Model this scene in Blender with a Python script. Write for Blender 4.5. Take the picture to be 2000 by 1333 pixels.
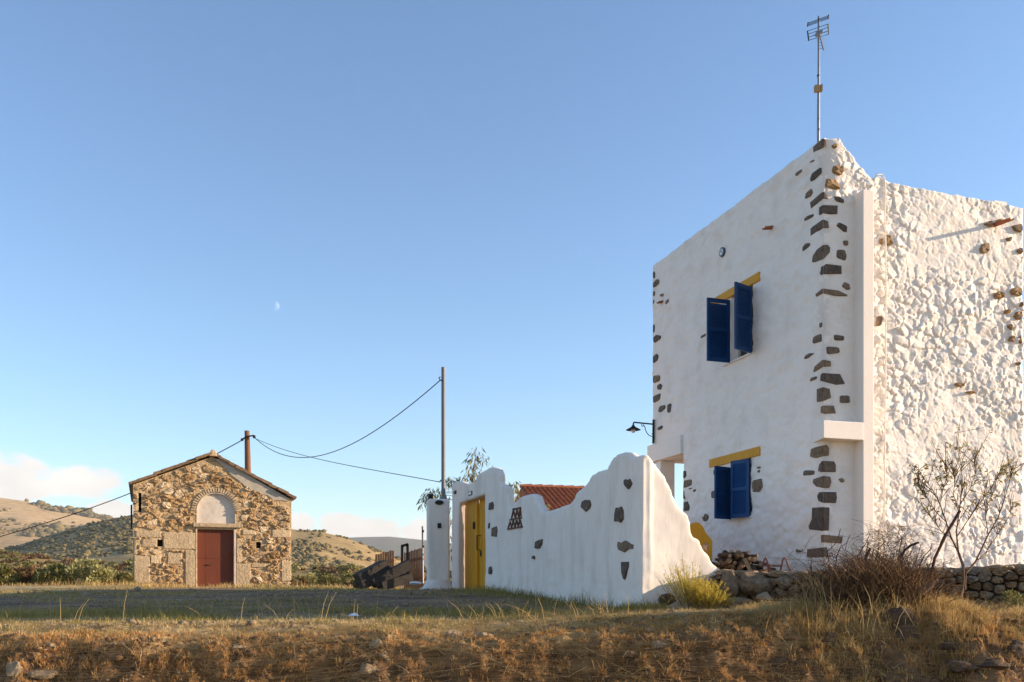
import bpy, math, random
import numpy as np
from mathutils import Vector, Matrix
from mathutils.geometry import tessellate_polygon

for o in list(bpy.data.objects):
    bpy.data.objects.remove(o)
sc = bpy.context.scene
COL = sc.collection
R = math.radians
rng = np.random.default_rng(7)
random.seed(7)

# ------------------------------------------------------------------ camera, world, sun, exposure
# the eye is the origin (z = 0 is eye level); the photographer stands below the bank with a shifted 33 mm lens
FPX, CX, HY = 1841.0, 1000.0, 1152.0
cam = bpy.data.cameras.new('camera')
cam.sensor_width = 36.0
cam.lens = 36.0 * FPX / 2000.0
cam.shift_y = (HY - 666.5) / 2000.0
cam.clip_end = 30000.0
cam.clip_start = 0.05
cam_o = bpy.data.objects.new('camera', cam)
cam_o.rotation_euler = (R(90), 0, 0)
COL.objects.link(cam_o)
sc.camera = cam_o

SUN_EL, SUN_AZ = R(14.5), math.atan2(0.05, 1.0)          # sun low on the right
SUN = Vector((math.cos(SUN_EL) * math.cos(SUN_AZ), math.cos(SUN_EL) * math.sin(SUN_AZ), math.sin(SUN_EL)))
world = bpy.data.worlds.new('World')
sc.world = world
world.use_nodes = True
wn, wl = world.node_tree.nodes, world.node_tree.links
wn.clear()
sky = wn.new('ShaderNodeTexSky')
sky.sky_type = 'NISHITA'
sky.sun_disc = False
sky.sun_elevation = SUN_EL
sky.sun_rotation = R(90) - SUN_AZ
sky.altitude = 300.0
sky.air_density = 1.0
sky.dust_density = 0.35
sky.ozone_density = 3.0
bg = wn.new('ShaderNodeBackground')
bg.inputs['Strength'].default_value = 0.106
wl.new(sky.outputs[0], bg.inputs['Color'])
wout = wn.new('ShaderNodeOutputWorld')


def wmath(op, a, b=None, c=None):
    n = wn.new('ShaderNodeMath')
    n.operation = op
    for i, v in enumerate((a, b, c)):
        if v is None:
            continue
        if isinstance(v, (int, float)):
            n.inputs[i].default_value = v
        else:
            wl.new(v, n.inputs[i])
    return n.outputs[0]


# low cumulus banks above the hills, laid out by compass direction
tc = wn.new('ShaderNodeTexCoord')
sep = wn.new('ShaderNodeSeparateXYZ')
wl.new(tc.outputs['Generated'], sep.inputs[0])
az = wmath('ARCTAN2', sep.outputs[0], sep.outputs[1])
el = wmath('ARCSINE', sep.outputs[2])
comb = wn.new('ShaderNodeCombineXYZ')
wl.new(wmath('MULTIPLY', az, 1.0), comb.inputs[0])
wl.new(wmath('MULTIPLY', el, 1.9), comb.inputs[1])
cn = wn.new('ShaderNodeTexNoise')
cn.inputs['Scale'].default_value = 26.0
cn.inputs['Detail'].default_value = 7.0
cn.inputs['Roughness'].default_value = 0.55
wl.new(comb.outputs[0], cn.inputs['Vector'])


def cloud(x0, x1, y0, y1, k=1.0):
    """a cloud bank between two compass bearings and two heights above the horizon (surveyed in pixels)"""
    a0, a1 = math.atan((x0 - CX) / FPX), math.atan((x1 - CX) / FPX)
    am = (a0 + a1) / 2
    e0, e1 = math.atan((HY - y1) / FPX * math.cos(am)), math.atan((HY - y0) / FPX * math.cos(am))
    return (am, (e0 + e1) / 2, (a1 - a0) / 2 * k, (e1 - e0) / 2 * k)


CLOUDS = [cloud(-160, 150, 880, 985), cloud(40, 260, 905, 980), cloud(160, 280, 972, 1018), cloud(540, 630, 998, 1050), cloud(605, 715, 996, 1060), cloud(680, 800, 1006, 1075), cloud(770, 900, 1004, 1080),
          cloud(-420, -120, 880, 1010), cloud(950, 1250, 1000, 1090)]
CLOUDS += [(-0.98 - 0.42 * k, 0.075 + 0.02 * (k % 3), 0.17, 0.028) for k in range(6)] + [(0.55 + 0.45 * k, 0.07 + 0.02 * (k % 2), 0.17, 0.025) for k in range(6)]  # unseen clouds added round the horizon to warm the shaded walls
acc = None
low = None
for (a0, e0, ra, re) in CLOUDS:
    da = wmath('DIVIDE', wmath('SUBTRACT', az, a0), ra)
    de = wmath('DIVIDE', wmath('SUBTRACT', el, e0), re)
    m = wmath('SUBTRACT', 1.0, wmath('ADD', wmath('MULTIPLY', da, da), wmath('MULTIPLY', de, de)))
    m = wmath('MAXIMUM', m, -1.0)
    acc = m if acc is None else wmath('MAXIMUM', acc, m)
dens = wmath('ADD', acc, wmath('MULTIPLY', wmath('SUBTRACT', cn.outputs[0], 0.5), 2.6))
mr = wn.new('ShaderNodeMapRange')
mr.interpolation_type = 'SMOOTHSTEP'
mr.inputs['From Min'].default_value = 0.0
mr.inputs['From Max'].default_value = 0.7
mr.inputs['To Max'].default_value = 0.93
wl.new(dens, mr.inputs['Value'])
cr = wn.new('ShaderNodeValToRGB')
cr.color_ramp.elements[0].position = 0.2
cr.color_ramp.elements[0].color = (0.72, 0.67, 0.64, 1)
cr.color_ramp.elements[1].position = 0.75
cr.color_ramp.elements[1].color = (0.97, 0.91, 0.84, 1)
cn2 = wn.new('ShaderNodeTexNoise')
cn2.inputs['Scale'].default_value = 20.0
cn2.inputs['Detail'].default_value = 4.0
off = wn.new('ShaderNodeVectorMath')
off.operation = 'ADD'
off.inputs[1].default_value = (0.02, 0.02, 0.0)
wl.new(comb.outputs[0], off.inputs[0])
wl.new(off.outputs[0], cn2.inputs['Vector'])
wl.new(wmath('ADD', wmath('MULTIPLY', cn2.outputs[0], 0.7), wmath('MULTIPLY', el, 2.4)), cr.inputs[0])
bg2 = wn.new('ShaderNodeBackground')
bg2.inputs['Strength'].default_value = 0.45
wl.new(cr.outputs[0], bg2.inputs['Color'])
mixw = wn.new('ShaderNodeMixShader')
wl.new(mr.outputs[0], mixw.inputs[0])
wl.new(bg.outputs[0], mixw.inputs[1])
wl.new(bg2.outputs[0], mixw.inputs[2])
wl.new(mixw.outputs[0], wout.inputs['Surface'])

sun = bpy.data.lights.new('sun', 'SUN')
sun.energy = 3.7
sun.angle = R(0.5)
sun.color = (1.0, 0.79, 0.57)
sun_o = bpy.data.objects.new('sun', sun)
sun_o.rotation_euler = (-SUN).to_track_quat('-Z', 'Y').to_euler()
COL.objects.link(sun_o)

sc.view_settings.view_transform = 'Standard'
sc.view_settings.look = 'None'
sc.view_settings.gamma = 1.0
sc.view_settings.use_curve_mapping = False
sc.view_settings.exposure = 1.38
sc.render.engine = 'CYCLES'
sc.cycles.use_denoising = True
sc.cycles.max_bounces = 6
sc.cycles.volume_bounces = 0
sc.cycles.transparent_max_bounces = 12


# ------------------------------------------------------------------ helpers
def pix(px, py, depth):
    """the point a given depth away that the photograph shows at a pixel (used to survey the place)"""
    return Vector(((px - CX) / FPX * depth, depth, (HY - py) / FPX * depth))


class Plane:
    """a vertical wall face: origin, horizontal direction, outward normal; (u, z, off) are metres on it"""
    def __init__(s, x, y, dx, dy, side=1):
        l = math.hypot(dx, dy)
        s.x, s.y, s.dx, s.dy = x, y, dx / l, dy / l
        s.nx, s.ny = s.dy * side, -s.dx * side

    def shift(s, off):
        p = Plane(s.x + s.nx * off, s.y + s.ny * off, s.dx, s.dy)
        p.nx, p.ny = s.nx, s.ny
        return p

    def uz(s, px, py):
        a = (px - CX) / FPX
        u = (a * s.y - s.x) / (s.dx - a * s.dy)
        return (u, (HY - py) / FPX * (s.y + u * s.dy))

    def P(s, u, z, off=0.0):
        return (s.x + u * s.dx + off * s.nx, s.y + u * s.dy + off * s.ny, z)


def hsh(ix, iy, seed):
    h = (ix.astype(np.int64) * 374761393 + iy.astype(np.int64) * 668265263 + seed * 974711 + 12345) & 0xFFFFFFFF
    h = ((h ^ (h >> 13)) * 1274126177) & 0xFFFFFFFF
    return ((h ^ (h >> 16)) & 0xFFFF) / 65535.0


def vnoise(x, y, seed=0):
    x = np.asarray(x, float)
    y = np.asarray(y, float)
    ix, iy = np.floor(x), np.floor(y)
    fx, fy = x - ix, y - iy
    fx, fy = fx * fx * (3 - 2 * fx), fy * fy * (3 - 2 * fy)
    ix, iy = ix.astype(np.int64), iy.astype(np.int64)
    a, b = hsh(ix, iy, seed), hsh(ix + 1, iy, seed)
    c, d = hsh(ix, iy + 1, seed), hsh(ix + 1, iy + 1, seed)
    return (a * (1 - fx) + b * fx) * (1 - fy) + (c * (1 - fx) + d * fx) * fy


def fbm(x, y, octv=4, seed=0, gain=0.5):
    t, amp, tot = 0.0, 1.0, 0.0
    for k in range(octv):
        t = t + amp * vnoise(np.asarray(x) * 2 ** k + 17.3 * k, np.asarray(y) * 2 ** k - 9.1 * k, seed + k)
        tot += amp
        amp *= gain
    return t / tot


def sstep(a, b, x):
    t = np.clip((np.asarray(x, float) - a) / (b - a), 0, 1)
    return t * t * (3 - 2 * t)


def link(name, me, m, parent=None):
    o = bpy.data.objects.new(name, me)
    COL.objects.link(o)
    if m is not None and not me.materials:
        me.materials.append(m)
    if parent is not None:
        o.parent = parent
        o.matrix_parent_inverse = Matrix.Translation(-Vector(parent['_at']))
    return o


def mesh_np(name, v, f, m, parent=None, attr=None, smooth=False):
    v = np.asarray(v, np.float32).reshape(-1, 3)
    f = np.asarray(f, np.int32)
    k = f.shape[1]
    me = bpy.data.meshes.new(name)
    me.vertices.add(len(v))
    me.vertices.foreach_set('co', v.ravel())
    me.loops.add(f.size)
    me.loops.foreach_set('vertex_index', f.ravel())
    me.polygons.add(len(f))
    me.polygons.foreach_set('loop_start', np.arange(0, f.size, k, dtype=np.int32))
    if smooth:
        me.polygons.foreach_set('use_smooth', np.ones(len(f), bool))
    if attr is not None:
        a = me.attributes.new('tone', 'FLOAT', 'POINT')
        a.data.foreach_set('value', np.asarray(attr, np.float32))
    me.update(calc_edges=True)
    return link(name, me, m, parent)


def thing(name, label, cat, loc=(0, 0, 0), group=None):
    o = bpy.data.objects.new(name, None)
    COL.objects.link(o)
    o.location = loc
    o.empty_display_size = 0.2
    o['_at'] = tuple(loc)
    return tag(o, label, cat, group)


def tag(o, label=None, cat=None, group=None, kind=None):
    for k, v in (('label', label), ('category', cat), ('group', group), ('kind', kind)):
        if v is not None:
            o[k] = v
    return o


class MB:
    def __init__(s):
        s.v, s.f = [], []

    def add(s, vs, fs):
        b = len(s.v)
        s.v += [tuple(p) for p in vs]
        s.f += [tuple(b + i for i in q) for q in fs]
        return s

    def hexa(s, p):
        """eight corners: bottom ring of four, top ring of four"""
        return s.add(p, [(3, 2, 1, 0), (4, 5, 6, 7), (0, 1, 5, 4), (1, 2, 6, 5), (2, 3, 7, 6), (3, 0, 4, 7)])

    def pbox(s, pl, u0, u1, z0, z1, o0, o1):
        return s.hexa([pl.P(u0, z0, o0), pl.P(u1, z0, o0), pl.P(u1, z0, o1), pl.P(u0, z0, o1),
                       pl.P(u0, z1, o0), pl.P(u1, z1, o0), pl.P(u1, z1, o1), pl.P(u0, z1, o1)])

    def box(s, c, d, rz=0.0, rot=None):
        M_ = rot if rot is not None else Matrix.Rotation(rz, 3, 'Z')
        pts = []
        for z in (-1, 1):
            for (x, y) in ((-1, -1), (1, -1), (1, 1), (-1, 1)):
                pts.append(Vector(c) + M_ @ Vector((x * d[0] / 2, y * d[1] / 2, z * d[2] / 2)))
        return s.hexa(pts)

    def bar(s, a, b, w, h, up=(0, 0, 1)):
        a, b = Vector(a), Vector(b)
        t = (b - a).normalized()
        sd = t.cross(Vector(up))
        if sd.length < 1e-4:
            sd = t.cross(Vector((1, 0, 0)))
        sd.normalize()
        u = sd.cross(t)
        pts = []
        for p in (a, b):
            pts += [p - sd * w / 2 - u * h / 2, p + sd * w / 2 - u * h / 2, p + sd * w / 2 + u * h / 2, p - sd * w / 2 + u * h / 2]
        return s.hexa(pts)

    def tube(s, path, rad, n=6, cap=True):
        path = [Vector(p) for p in path]
        if not hasattr(rad, '__len__'):
            rad = [rad] * len(path)
        vs, fs = [], []
        ref = None
        for i, p in enumerate(path):
            t = (path[min(i + 1, len(path) - 1)] - path[max(i - 1, 0)])
            t = t.normalized() if t.length > 1e-9 else Vector((0, 0, 1))
            if ref is None:
                ref = Vector((0, 0, 1)) if abs(t.z) < 0.9 else Vector((1, 0, 0))
            sd = t.cross(ref)
            if sd.length < 1e-5:
                sd = t.cross(Vector((0.3, 1, 0.2)))
            sd.normalize()
            ref = sd.cross(t)
            for k in range(n):
                a = 2 * math.pi * k / n
                vs.append(p + (sd * math.cos(a) + ref * math.sin(a)) * rad[i])
        for i in range(len(path) - 1):
            for k in range(n):
                fs.append((i * n + k, i * n + (k + 1) % n, (i + 1) * n + (k + 1) % n, (i + 1) * n + k))
        if cap:
            fs.append(tuple(range(n - 1, -1, -1)))
            fs.append(tuple((len(path) - 1) * n + k for k in range(n)))
        return s.add(vs, fs)

    def lathe(s, c, prof, n=20, axis=None):
        vs, fs = [], []
        for (r_, z) in prof:
            for k in range(n):
                a = 2 * math.pi * k / n
                q = Vector((r_ * math.cos(a), r_ * math.sin(a), z))
                vs.append(Vector(c) + (axis @ q if axis is not None else q))
        for i in range(len(prof) - 1):
            for k in range(n):
                fs.append((i * n + k, i * n + (k + 1) % n, (i + 1) * n + (k + 1) % n, (i + 1) * n + k))
        fs.append(tuple(range(n - 1, -1, -1)))
        fs.append(tuple((len(prof) - 1) * n + k for k in range(n)))
        return s.add(vs, fs)

    def prism(s, pl, poly, o0, o1, holes=()):
        """outline (u, z) on a plane, extruded between two offsets; closed"""
        loops = [poly] + list(holes)
        tri = tessellate_polygon([[Vector((u, z, 0)) for (u, z) in lp] for lp in loops])
        flat = [q for lp in loops for q in lp]
        n = len(flat)
        vs = [pl.P(u, z, o0) for (u, z) in flat] + [pl.P(u, z, o1) for (u, z) in flat]
        fs = [tuple(t) for t in tri] + [tuple(n + i for i in reversed(t)) for t in tri]
        b = 0
        for lp in loops:
            m = len(lp)
            for i in range(m):
                j = (i + 1) % m
                fs.append((b + i, b + j, n + b + j, n + b + i))
            b += m
        return s.add(vs, fs)

    def mesh(s, name):
        me = bpy.data.meshes.new(name)
        me.from_pydata(s.v, [], s.f)
        me.validate()
        import bmesh
        bm = bmesh.new()
        bm.from_mesh(me)
        bmesh.ops.recalc_face_normals(bm, faces=bm.faces)
        bm.to_mesh(me)
        bm.free()
        return me

    def build(s, name, m, parent=None, smooth=False, bevel=0.0):
        me = s.mesh(name)
        if smooth:
            me.polygons.foreach_set('use_smooth', np.ones(len(me.polygons), bool))
        o = link(name, me, m, parent)
        if bevel:
            b = o.modifiers.new('bevel', 'BEVEL')
            b.width = bevel
            b.segments = 2
            b.limit_method = 'ANGLE'
        return o


MATS = {}


def mat(name, cols, scale=3.0, detail=6.0, bump=0.3, bscale=12.0, rough=0.85, rnd=0.0, stretch=(1, 1, 1), metal=0.0, byrandom=0.0,
        tone=False, fine=0.25, fscale=40.0, trans=0.0, dist=0.02, spec=0.3, value=0.0):
    """procedural material: noise -> ramp of real base colours, finer mottling, bump; optional variation per object or per blade"""
    m = bpy.data.materials.new(name)
    m.use_nodes = True
    nt = m.node_tree
    N, L = nt.nodes, nt.links
    N.clear()
    out = N.new('ShaderNodeOutputMaterial')
    b = N.new('ShaderNodeBsdfPrincipled')
    b.inputs['Roughness'].default_value = rough
    b.inputs['Metallic'].default_value = metal
    b.inputs['Specular IOR Level'].default_value = spec
    t = N.new('ShaderNodeTexCoord')
    mp = N.new('ShaderNodeMapping')
    mp.inputs['Scale'].default_value = stretch
    L.new(t.outputs['Object'], mp.inputs['Vector'])
    n1 = N.new('ShaderNodeTexNoise')
    n1.inputs['Scale'].default_value = scale
    n1.inputs['Detail'].default_value = detail
    n1.inputs['Roughness'].default_value = 0.6
    L.new(mp.outputs[0], n1.inputs['Vector'])

    def mth(op, a, b_=None, c_=None):
        q = N.new('ShaderNodeMath')
        q.operation = op
        for i, v in enumerate((a, b_, c_)):
            if v is None:
                continue
            if isinstance(v, (int, float)):
                q.inputs[i].default_value = v
            else:
                L.new(v, q.inputs[i])
        return q.outputs[0]
    fac = mth('MULTIPLY_ADD', mth('SUBTRACT', n1.outputs[0], 0.5), 1.9, 0.5)
    oi = N.new('ShaderNodeObjectInfo')
    if byrandom:
        fac = mth('ADD', mth('MULTIPLY', oi.outputs['Random'], byrandom), mth('MULTIPLY', fac, 1 - byrandom))
    if tone:
        at = N.new('ShaderNodeAttribute')
        at.attribute_name = 'tone'
        fac = mth('ADD', mth('MULTIPLY', at.outputs['Fac'], 0.8), mth('MULTIPLY', fac, 0.2))
    rp = N.new('ShaderNodeValToRGB')
    e = rp.color_ramp.elements
    while len(e) < len(cols):
        e.new(0.5)
    for i, c in enumerate(cols):
        if len(c) == 2:
            pos, c = c
        else:
            pos = i / max(1, len(cols) - 1)
        e[i].position = pos
        e[i].color = (c[0], c[1], c[2], 1)
    L.new(fac, rp.inputs[0])
    col = rp.outputs[0]
    n2 = N.new('ShaderNodeTexNoise')
    n2.inputs['Scale'].default_value = fscale
    n2.inputs['Detail'].default_value = 5.0
    L.new(mp.outputs[0], n2.inputs['Vector'])
    hs = N.new('ShaderNodeHueSaturation')
    v = mth('MULTIPLY_ADD', mth('SUBTRACT', n2.outputs[0], 0.5), fine * 2.4, 1.0 + value)
    if rnd:
        v = mth('MULTIPLY', v, mth('MULTIPLY_ADD', mth('SUBTRACT', oi.outputs['Random'], 0.5), 2 * rnd, 1.0))
    L.new(v, hs.inputs['Value'])
    L.new(col, hs.inputs['Color'])
    L.new(hs.outputs[0], b.inputs['Base Color'])
    if bump:
        n3 = N.new('ShaderNodeTexNoise')
        n3.inputs['Scale'].default_value = bscale
        n3.inputs['Detail'].default_value = 8.0
        n3.inputs['Roughness'].default_value = 0.62
        L.new(mp.outputs[0], n3.inputs['Vector'])
        bp = N.new('ShaderNodeBump')
        bp.inputs['Strength'].default_value = bump
        bp.inputs['Distance'].default_value = dist
        L.new(n3.outputs[0], bp.inputs['Height'])
        L.new(bp.outputs[0], b.inputs['Normal'])
    if trans:
        tr = N.new('ShaderNodeBsdfTranslucent')
        L.new(hs.outputs[0], tr.inputs['Color'])
        mx = N.new('ShaderNodeMixShader')
        mx.inputs[0].default_value = trans
        L.new(b.outputs[0], mx.inputs[1])
        L.new(tr.outputs[0], mx.inputs[2])
        L.new(mx.outputs[0], out.inputs[0])
    else:
        L.new(b.outputs[0], out.inputs[0])
    MATS[name] = m
    return m


WHITE = (0.88, 0.785, 0.69)
mat('whitewash', [(0.77, 0.675, 0.58), WHITE, (0.90, 0.81, 0.72)], 2.2, 6, 0.35, 9, 0.9, fine=0.04, fscale=30, dist=0.02)
mat('whitewash_rough', [(0.79, 0.695, 0.60), (0.87, 0.78, 0.69), (0.89, 0.80, 0.72)], 2.0, 5, 0.35, 30, 0.9, fine=0.05, fscale=30, dist=0.015)
mat('plaster', [(0.66, 0.575, 0.49), (0.84, 0.745, 0.65), (0.88, 0.785, 0.69)], 2.2, 7, 0.25, 7, 0.9, fine=0.07, fscale=18, dist=0.02, stretch=(1, 1, 0.28))
mat('smooth_white', [(0.82, 0.73, 0.64), (0.88, 0.79, 0.70)], 1.2, 4, 0.12, 14, 0.85, fine=0.03)
mat('dark_stone', [(0.085, 0.066, 0.052), (0.155, 0.112, 0.08), (0.25, 0.165, 0.095)], 6, 6, 0.6, 30, 0.9, byrandom=0.7, fine=0.7, fscale=16)
mat('rust_stone', [(0.17, 0.09, 0.04), (0.33, 0.19, 0.08), (0.24, 0.17, 0.11), (0.11, 0.08, 0.06)], 9, 6, 0.6, 30, 0.9, byrandom=0.35, fine=0.3)
mat('yellow_paint', [(0.58, 0.255, 0.010), (0.70, 0.335, 0.014)], 3, 5, 0.2, 20, 0.6, fine=0.14, stretch=(1, 1, 0.3))
mat('blue_paint', [(0.003, 0.036, 0.125), (0.006, 0.058, 0.18)], 3, 5, 0.1, 30, 0.5, fine=0.1)
mat('glass_dark', [(0.02, 0.022, 0.025), (0.03, 0.03, 0.035)], 2, 2, 0, 5, 0.08, spec=0.6)
mat('frame_grey', [(0.42, 0.40, 0.37), (0.5, 0.48, 0.45)], 4, 3, 0.1, 20, 0.6)
mat('terracotta', [(0.20, 0.065, 0.03), (0.36, 0.13, 0.06), (0.28, 0.09, 0.04)], 7, 5, 0.4, 30, 0.85, byrandom=0.3)
mat('clay_dark', [(0.10, 0.05, 0.035), (0.20, 0.10, 0.065)], 7, 5, 0.4, 30, 0.9, rnd=0.2)
mat('roof_tile', [(0.30, 0.075, 0.03), (0.46, 0.14, 0.055), (0.36, 0.10, 0.04)], 3, 6, 0.3, 25, 0.85, tone=True)
mat('black_metal', [(0.012, 0.012, 0.013), (0.03, 0.028, 0.026)], 8, 4, 0.1, 40, 0.5, metal=0.3)
mat('galvanised', [(0.15, 0.155, 0.165), (0.22, 0.22, 0.225)], 6, 4, 0.05, 30, 0.55, metal=0.0)
mat('mast_metal', [(0.25, 0.235, 0.23), (0.36, 0.34, 0.33)], 8, 4, 0.05, 30, 0.5, metal=0.4)
mat('rusty_iron', [(0.035, 0.018, 0.012), (0.09, 0.04, 0.022), (0.05, 0.03, 0.024)], 14, 6, 0.5, 50, 0.9)
mat('rusty_red', [(0.16, 0.06, 0.04), (0.22, 0.10, 0.08)], 10, 5, 0.3, 40, 0.8)
mat('lamp_white', [(0.75, 0.74, 0.7), (0.8, 0.8, 0.78)], 3, 2, 0, 10, 0.3)
mat('cable', [(0.015, 0.015, 0.016), (0.025, 0.025, 0.025)], 4, 2, 0, 10, 0.6)
mat('white_cable', [(0.70, 0.66, 0.58), (0.76, 0.73, 0.66)], 4, 2, 0, 10, 0.6)
mat('mortar', [(0.26, 0.165, 0.085), (0.53, 0.375, 0.205), (0.69, 0.52, 0.32)], 3.5, 8, 0.9, 14, 0.95, fine=0.3, fscale=22, dist=0.10)
mat('rubble', [(0.17, 0.095, 0.045), (0.37, 0.215, 0.095), (0.51, 0.33, 0.155), (0.32, 0.21, 0.115), (0.61, 0.46, 0.285), (0.33, 0.255, 0.17)], 5, 6, 0.8, 18, 0.95,
    byrandom=0.6, rnd=0.22, fine=0.35, fscale=28, dist=0.04)
mat('pale_block', [(0.38, 0.275, 0.155), (0.55, 0.405, 0.245), (0.46, 0.335, 0.20)], 3, 8, 0.8, 16, 0.95, rnd=0.15, fine=0.4, fscale=14, dist=0.04)
mat('old_plaster', [(0.30, 0.25, 0.19), (0.44, 0.38, 0.30), (0.34, 0.29, 0.23)], 2.2, 7, 0.4, 16, 0.95, fine=0.2, fscale=14)
mat('niche_plaster', [(0.36, 0.29, 0.23), (0.58, 0.50, 0.41), (0.66, 0.58, 0.48)], 1.9, 7, 0.3, 12, 0.95, fine=0.15, fscale=10)
mat('brick_pale', [(0.42, 0.30, 0.18), (0.55, 0.43, 0.28)], 6, 5, 0.4, 30, 0.9, rnd=0.2)
mat('roof_slab', [(0.10, 0.065, 0.04), (0.24, 0.145, 0.08), (0.30, 0.21, 0.13)], 4, 6, 0.6, 20, 0.95, byrandom=0.4, fine=0.3)
mat('door_red', [(0.11, 0.028, 0.012), (0.18, 0.046, 0.018)], 1.5, 6, 0.15, 12, 0.6, fine=0.2, stretch=(1, 1, 0.4))
mat('hole_dark', [(0.03, 0.022, 0.016), (0.05, 0.04, 0.03)], 6, 3, 0.2, 20, 1.0)
mat('pole_wood', [(0.10, 0.045, 0.022), (0.20, 0.10, 0.05), (0.15, 0.07, 0.035)], 7, 6, 0.5, 24, 0.9, stretch=(1, 1, 0.15))
mat('plank_wood', [(0.16, 0.065, 0.03), (0.32, 0.15, 0.07), (0.25, 0.11, 0.05)], 5, 6, 0.4, 24, 0.85, stretch=(1, 1, 0.12), rnd=0.25)
mat('grey_timber', [(0.02, 0.016, 0.013), (0.055, 0.046, 0.038), (0.035, 0.028, 0.022)], 6, 6, 0.5, 24, 0.95, stretch=(0.3, 1, 1))
mat('bark_log', [(0.05, 0.03, 0.02), (0.13, 0.08, 0.05), (0.09, 0.055, 0.035)], 14, 6, 0.7, 40, 0.95, rnd=0.4)
mat('log_end', [(0.17, 0.105, 0.055), (0.33, 0.22, 0.12)], 12, 5, 0.3, 40, 0.9, rnd=0.3)
mat('field_stone', [(0.09, 0.055, 0.032), (0.22, 0.14, 0.075), (0.32, 0.215, 0.12), (0.15, 0.115, 0.085), (0.42, 0.30, 0.175)], 6, 6, 0.8, 22, 0.95, byrandom=0.6, rnd=0.25, fine=0.35,
    fscale=30, dist=0.03)
mat('rock', [(0.15, 0.10, 0.06), (0.29, 0.205, 0.125), (0.40, 0.30, 0.19)], 5, 7, 0.9, 18, 0.95, byrandom=0.3, fine=0.35, fscale=30, dist=0.04)
mat('brown_rock', [(0.10, 0.06, 0.035), (0.22, 0.145, 0.085), (0.33, 0.23, 0.14)], 5, 7, 0.9, 18, 0.95, fine=0.4, fscale=24, dist=0.05)
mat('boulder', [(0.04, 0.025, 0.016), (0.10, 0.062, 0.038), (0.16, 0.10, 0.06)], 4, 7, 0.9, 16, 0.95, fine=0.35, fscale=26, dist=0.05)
mat('leaf_eucalypt', [(0.06, 0.08, 0.03), (0.18, 0.18, 0.065), (0.40, 0.34, 0.16)], 3, 2, 0, 5, 0.6, tone=True, trans=0.3)
mat('leaf_almond', [(0.18, 0.17, 0.05), (0.38, 0.31, 0.11), (0.46, 0.32, 0.15)], 3, 2, 0, 5, 0.7, tone=True, trans=0.35)
mat('leaf_shrub', [(0.08, 0.08, 0.022), (0.21, 0.19, 0.06), (0.36, 0.31, 0.12)], 3, 2, 0, 5, 0.8, tone=True, trans=0.3)
mat('leaf_pale', [(0.16, 0.155, 0.055), (0.34, 0.32, 0.13), (0.50, 0.45, 0.21)], 3, 2, 0, 5, 0.8, tone=True, trans=0.3)
mat('leaf_brown', [(0.08, 0.045, 0.02), (0.18, 0.105, 0.045), (0.24, 0.17, 0.07)], 3, 2, 0, 5, 0.8, tone=True, trans=0.3)
mat('leaf_yellow', [(0.22, 0.18, 0.025), (0.55, 0.43, 0.07), (0.70, 0.56, 0.14)], 3, 2, 0, 5, 0.7, tone=True, trans=0.5)
mat('twig', [(0.11, 0.065, 0.042), (0.27, 0.17, 0.11)], 10, 4, 0.3, 40, 0.9)
mat('bramble', [(0.035, 0.017, 0.009), (0.12, 0.06, 0.026), (0.30, 0.165, 0.065)], 10, 3, 0, 10, 0.9, tone=True)
mat('straw', [(0.16, 0.09, 0.03), (0.44, 0.29, 0.10), (0.64, 0.46, 0.20), (0.74, 0.59, 0.33)], 1.4, 4, 0, 10, 0.8, tone=True, trans=0.4)
mat('straw_red', [(0.08, 0.035, 0.012), (0.34, 0.155, 0.045), (0.56, 0.30, 0.10), (0.72, 0.49, 0.22)], 1.2, 4, 0, 10, 0.85, tone=True, trans=0.4)
mat('grass_green', [(0.08, 0.08, 0.018), (0.20, 0.18, 0.04), (0.36, 0.28, 0.08), (0.50, 0.37, 0.14)], 1.2, 4, 0, 10, 0.8, tone=True, trans=0.3)
mat('paper', [(0.75, 0.75, 0.75), (0.8, 0.8, 0.8)], 4, 2, 0, 10, 0.6)
mat('scrub', [(0.055, 0.052, 0.02), (0.125, 0.10, 0.036), (0.22, 0.16, 0.06)], 0.02, 3, 0, 1, 0.95, tone=True)
m = mat('moon_rock', [(0.5, 0.5, 0.48), (0.7, 0.7, 0.68)], 0.02, 4, 0, 1, 1.0)

# ------------------------------------------------------------------ the survey of the place
DL, DR = (-0.2934, 0.956), (0.956, 0.2934)
HC = pix(1608, HY, 14.3)                                  # house corner
HL = Plane(HC.x, HC.y, *DL, side=-1)                      # shaded facade with the windows
HR = Plane(HC.x, HC.y, *DR, side=1)                       # rough sunlit facade
WC = pix(1253, HY, 13.5)                                  # garden wall corner
WL = Plane(WC.x, WC.y, *DL, side=-1)                      # long shaded face with the gate
WG = Plane(WC.x, WC.y, 0.94, 0.342, side=1)               # swooping sunlit return
CC = pix(260, HY, 30.7)
CH = Plane(CC.x, CC.y, math.cos(R(21.3)), math.sin(R(21.3)), side=1)                       # chapel front
assert HL.nx < 0 and HL.ny < 0 and HR.ny < 0 and CH.ny < 0 and WG.ny < 0

# retaining wall line
RW = [(2.98, 13.72), (3.95, 13.15), (5.4, 12.85), (7.0, 12.7), (9.5, 12.6)]
TERR = 0.27


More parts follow.
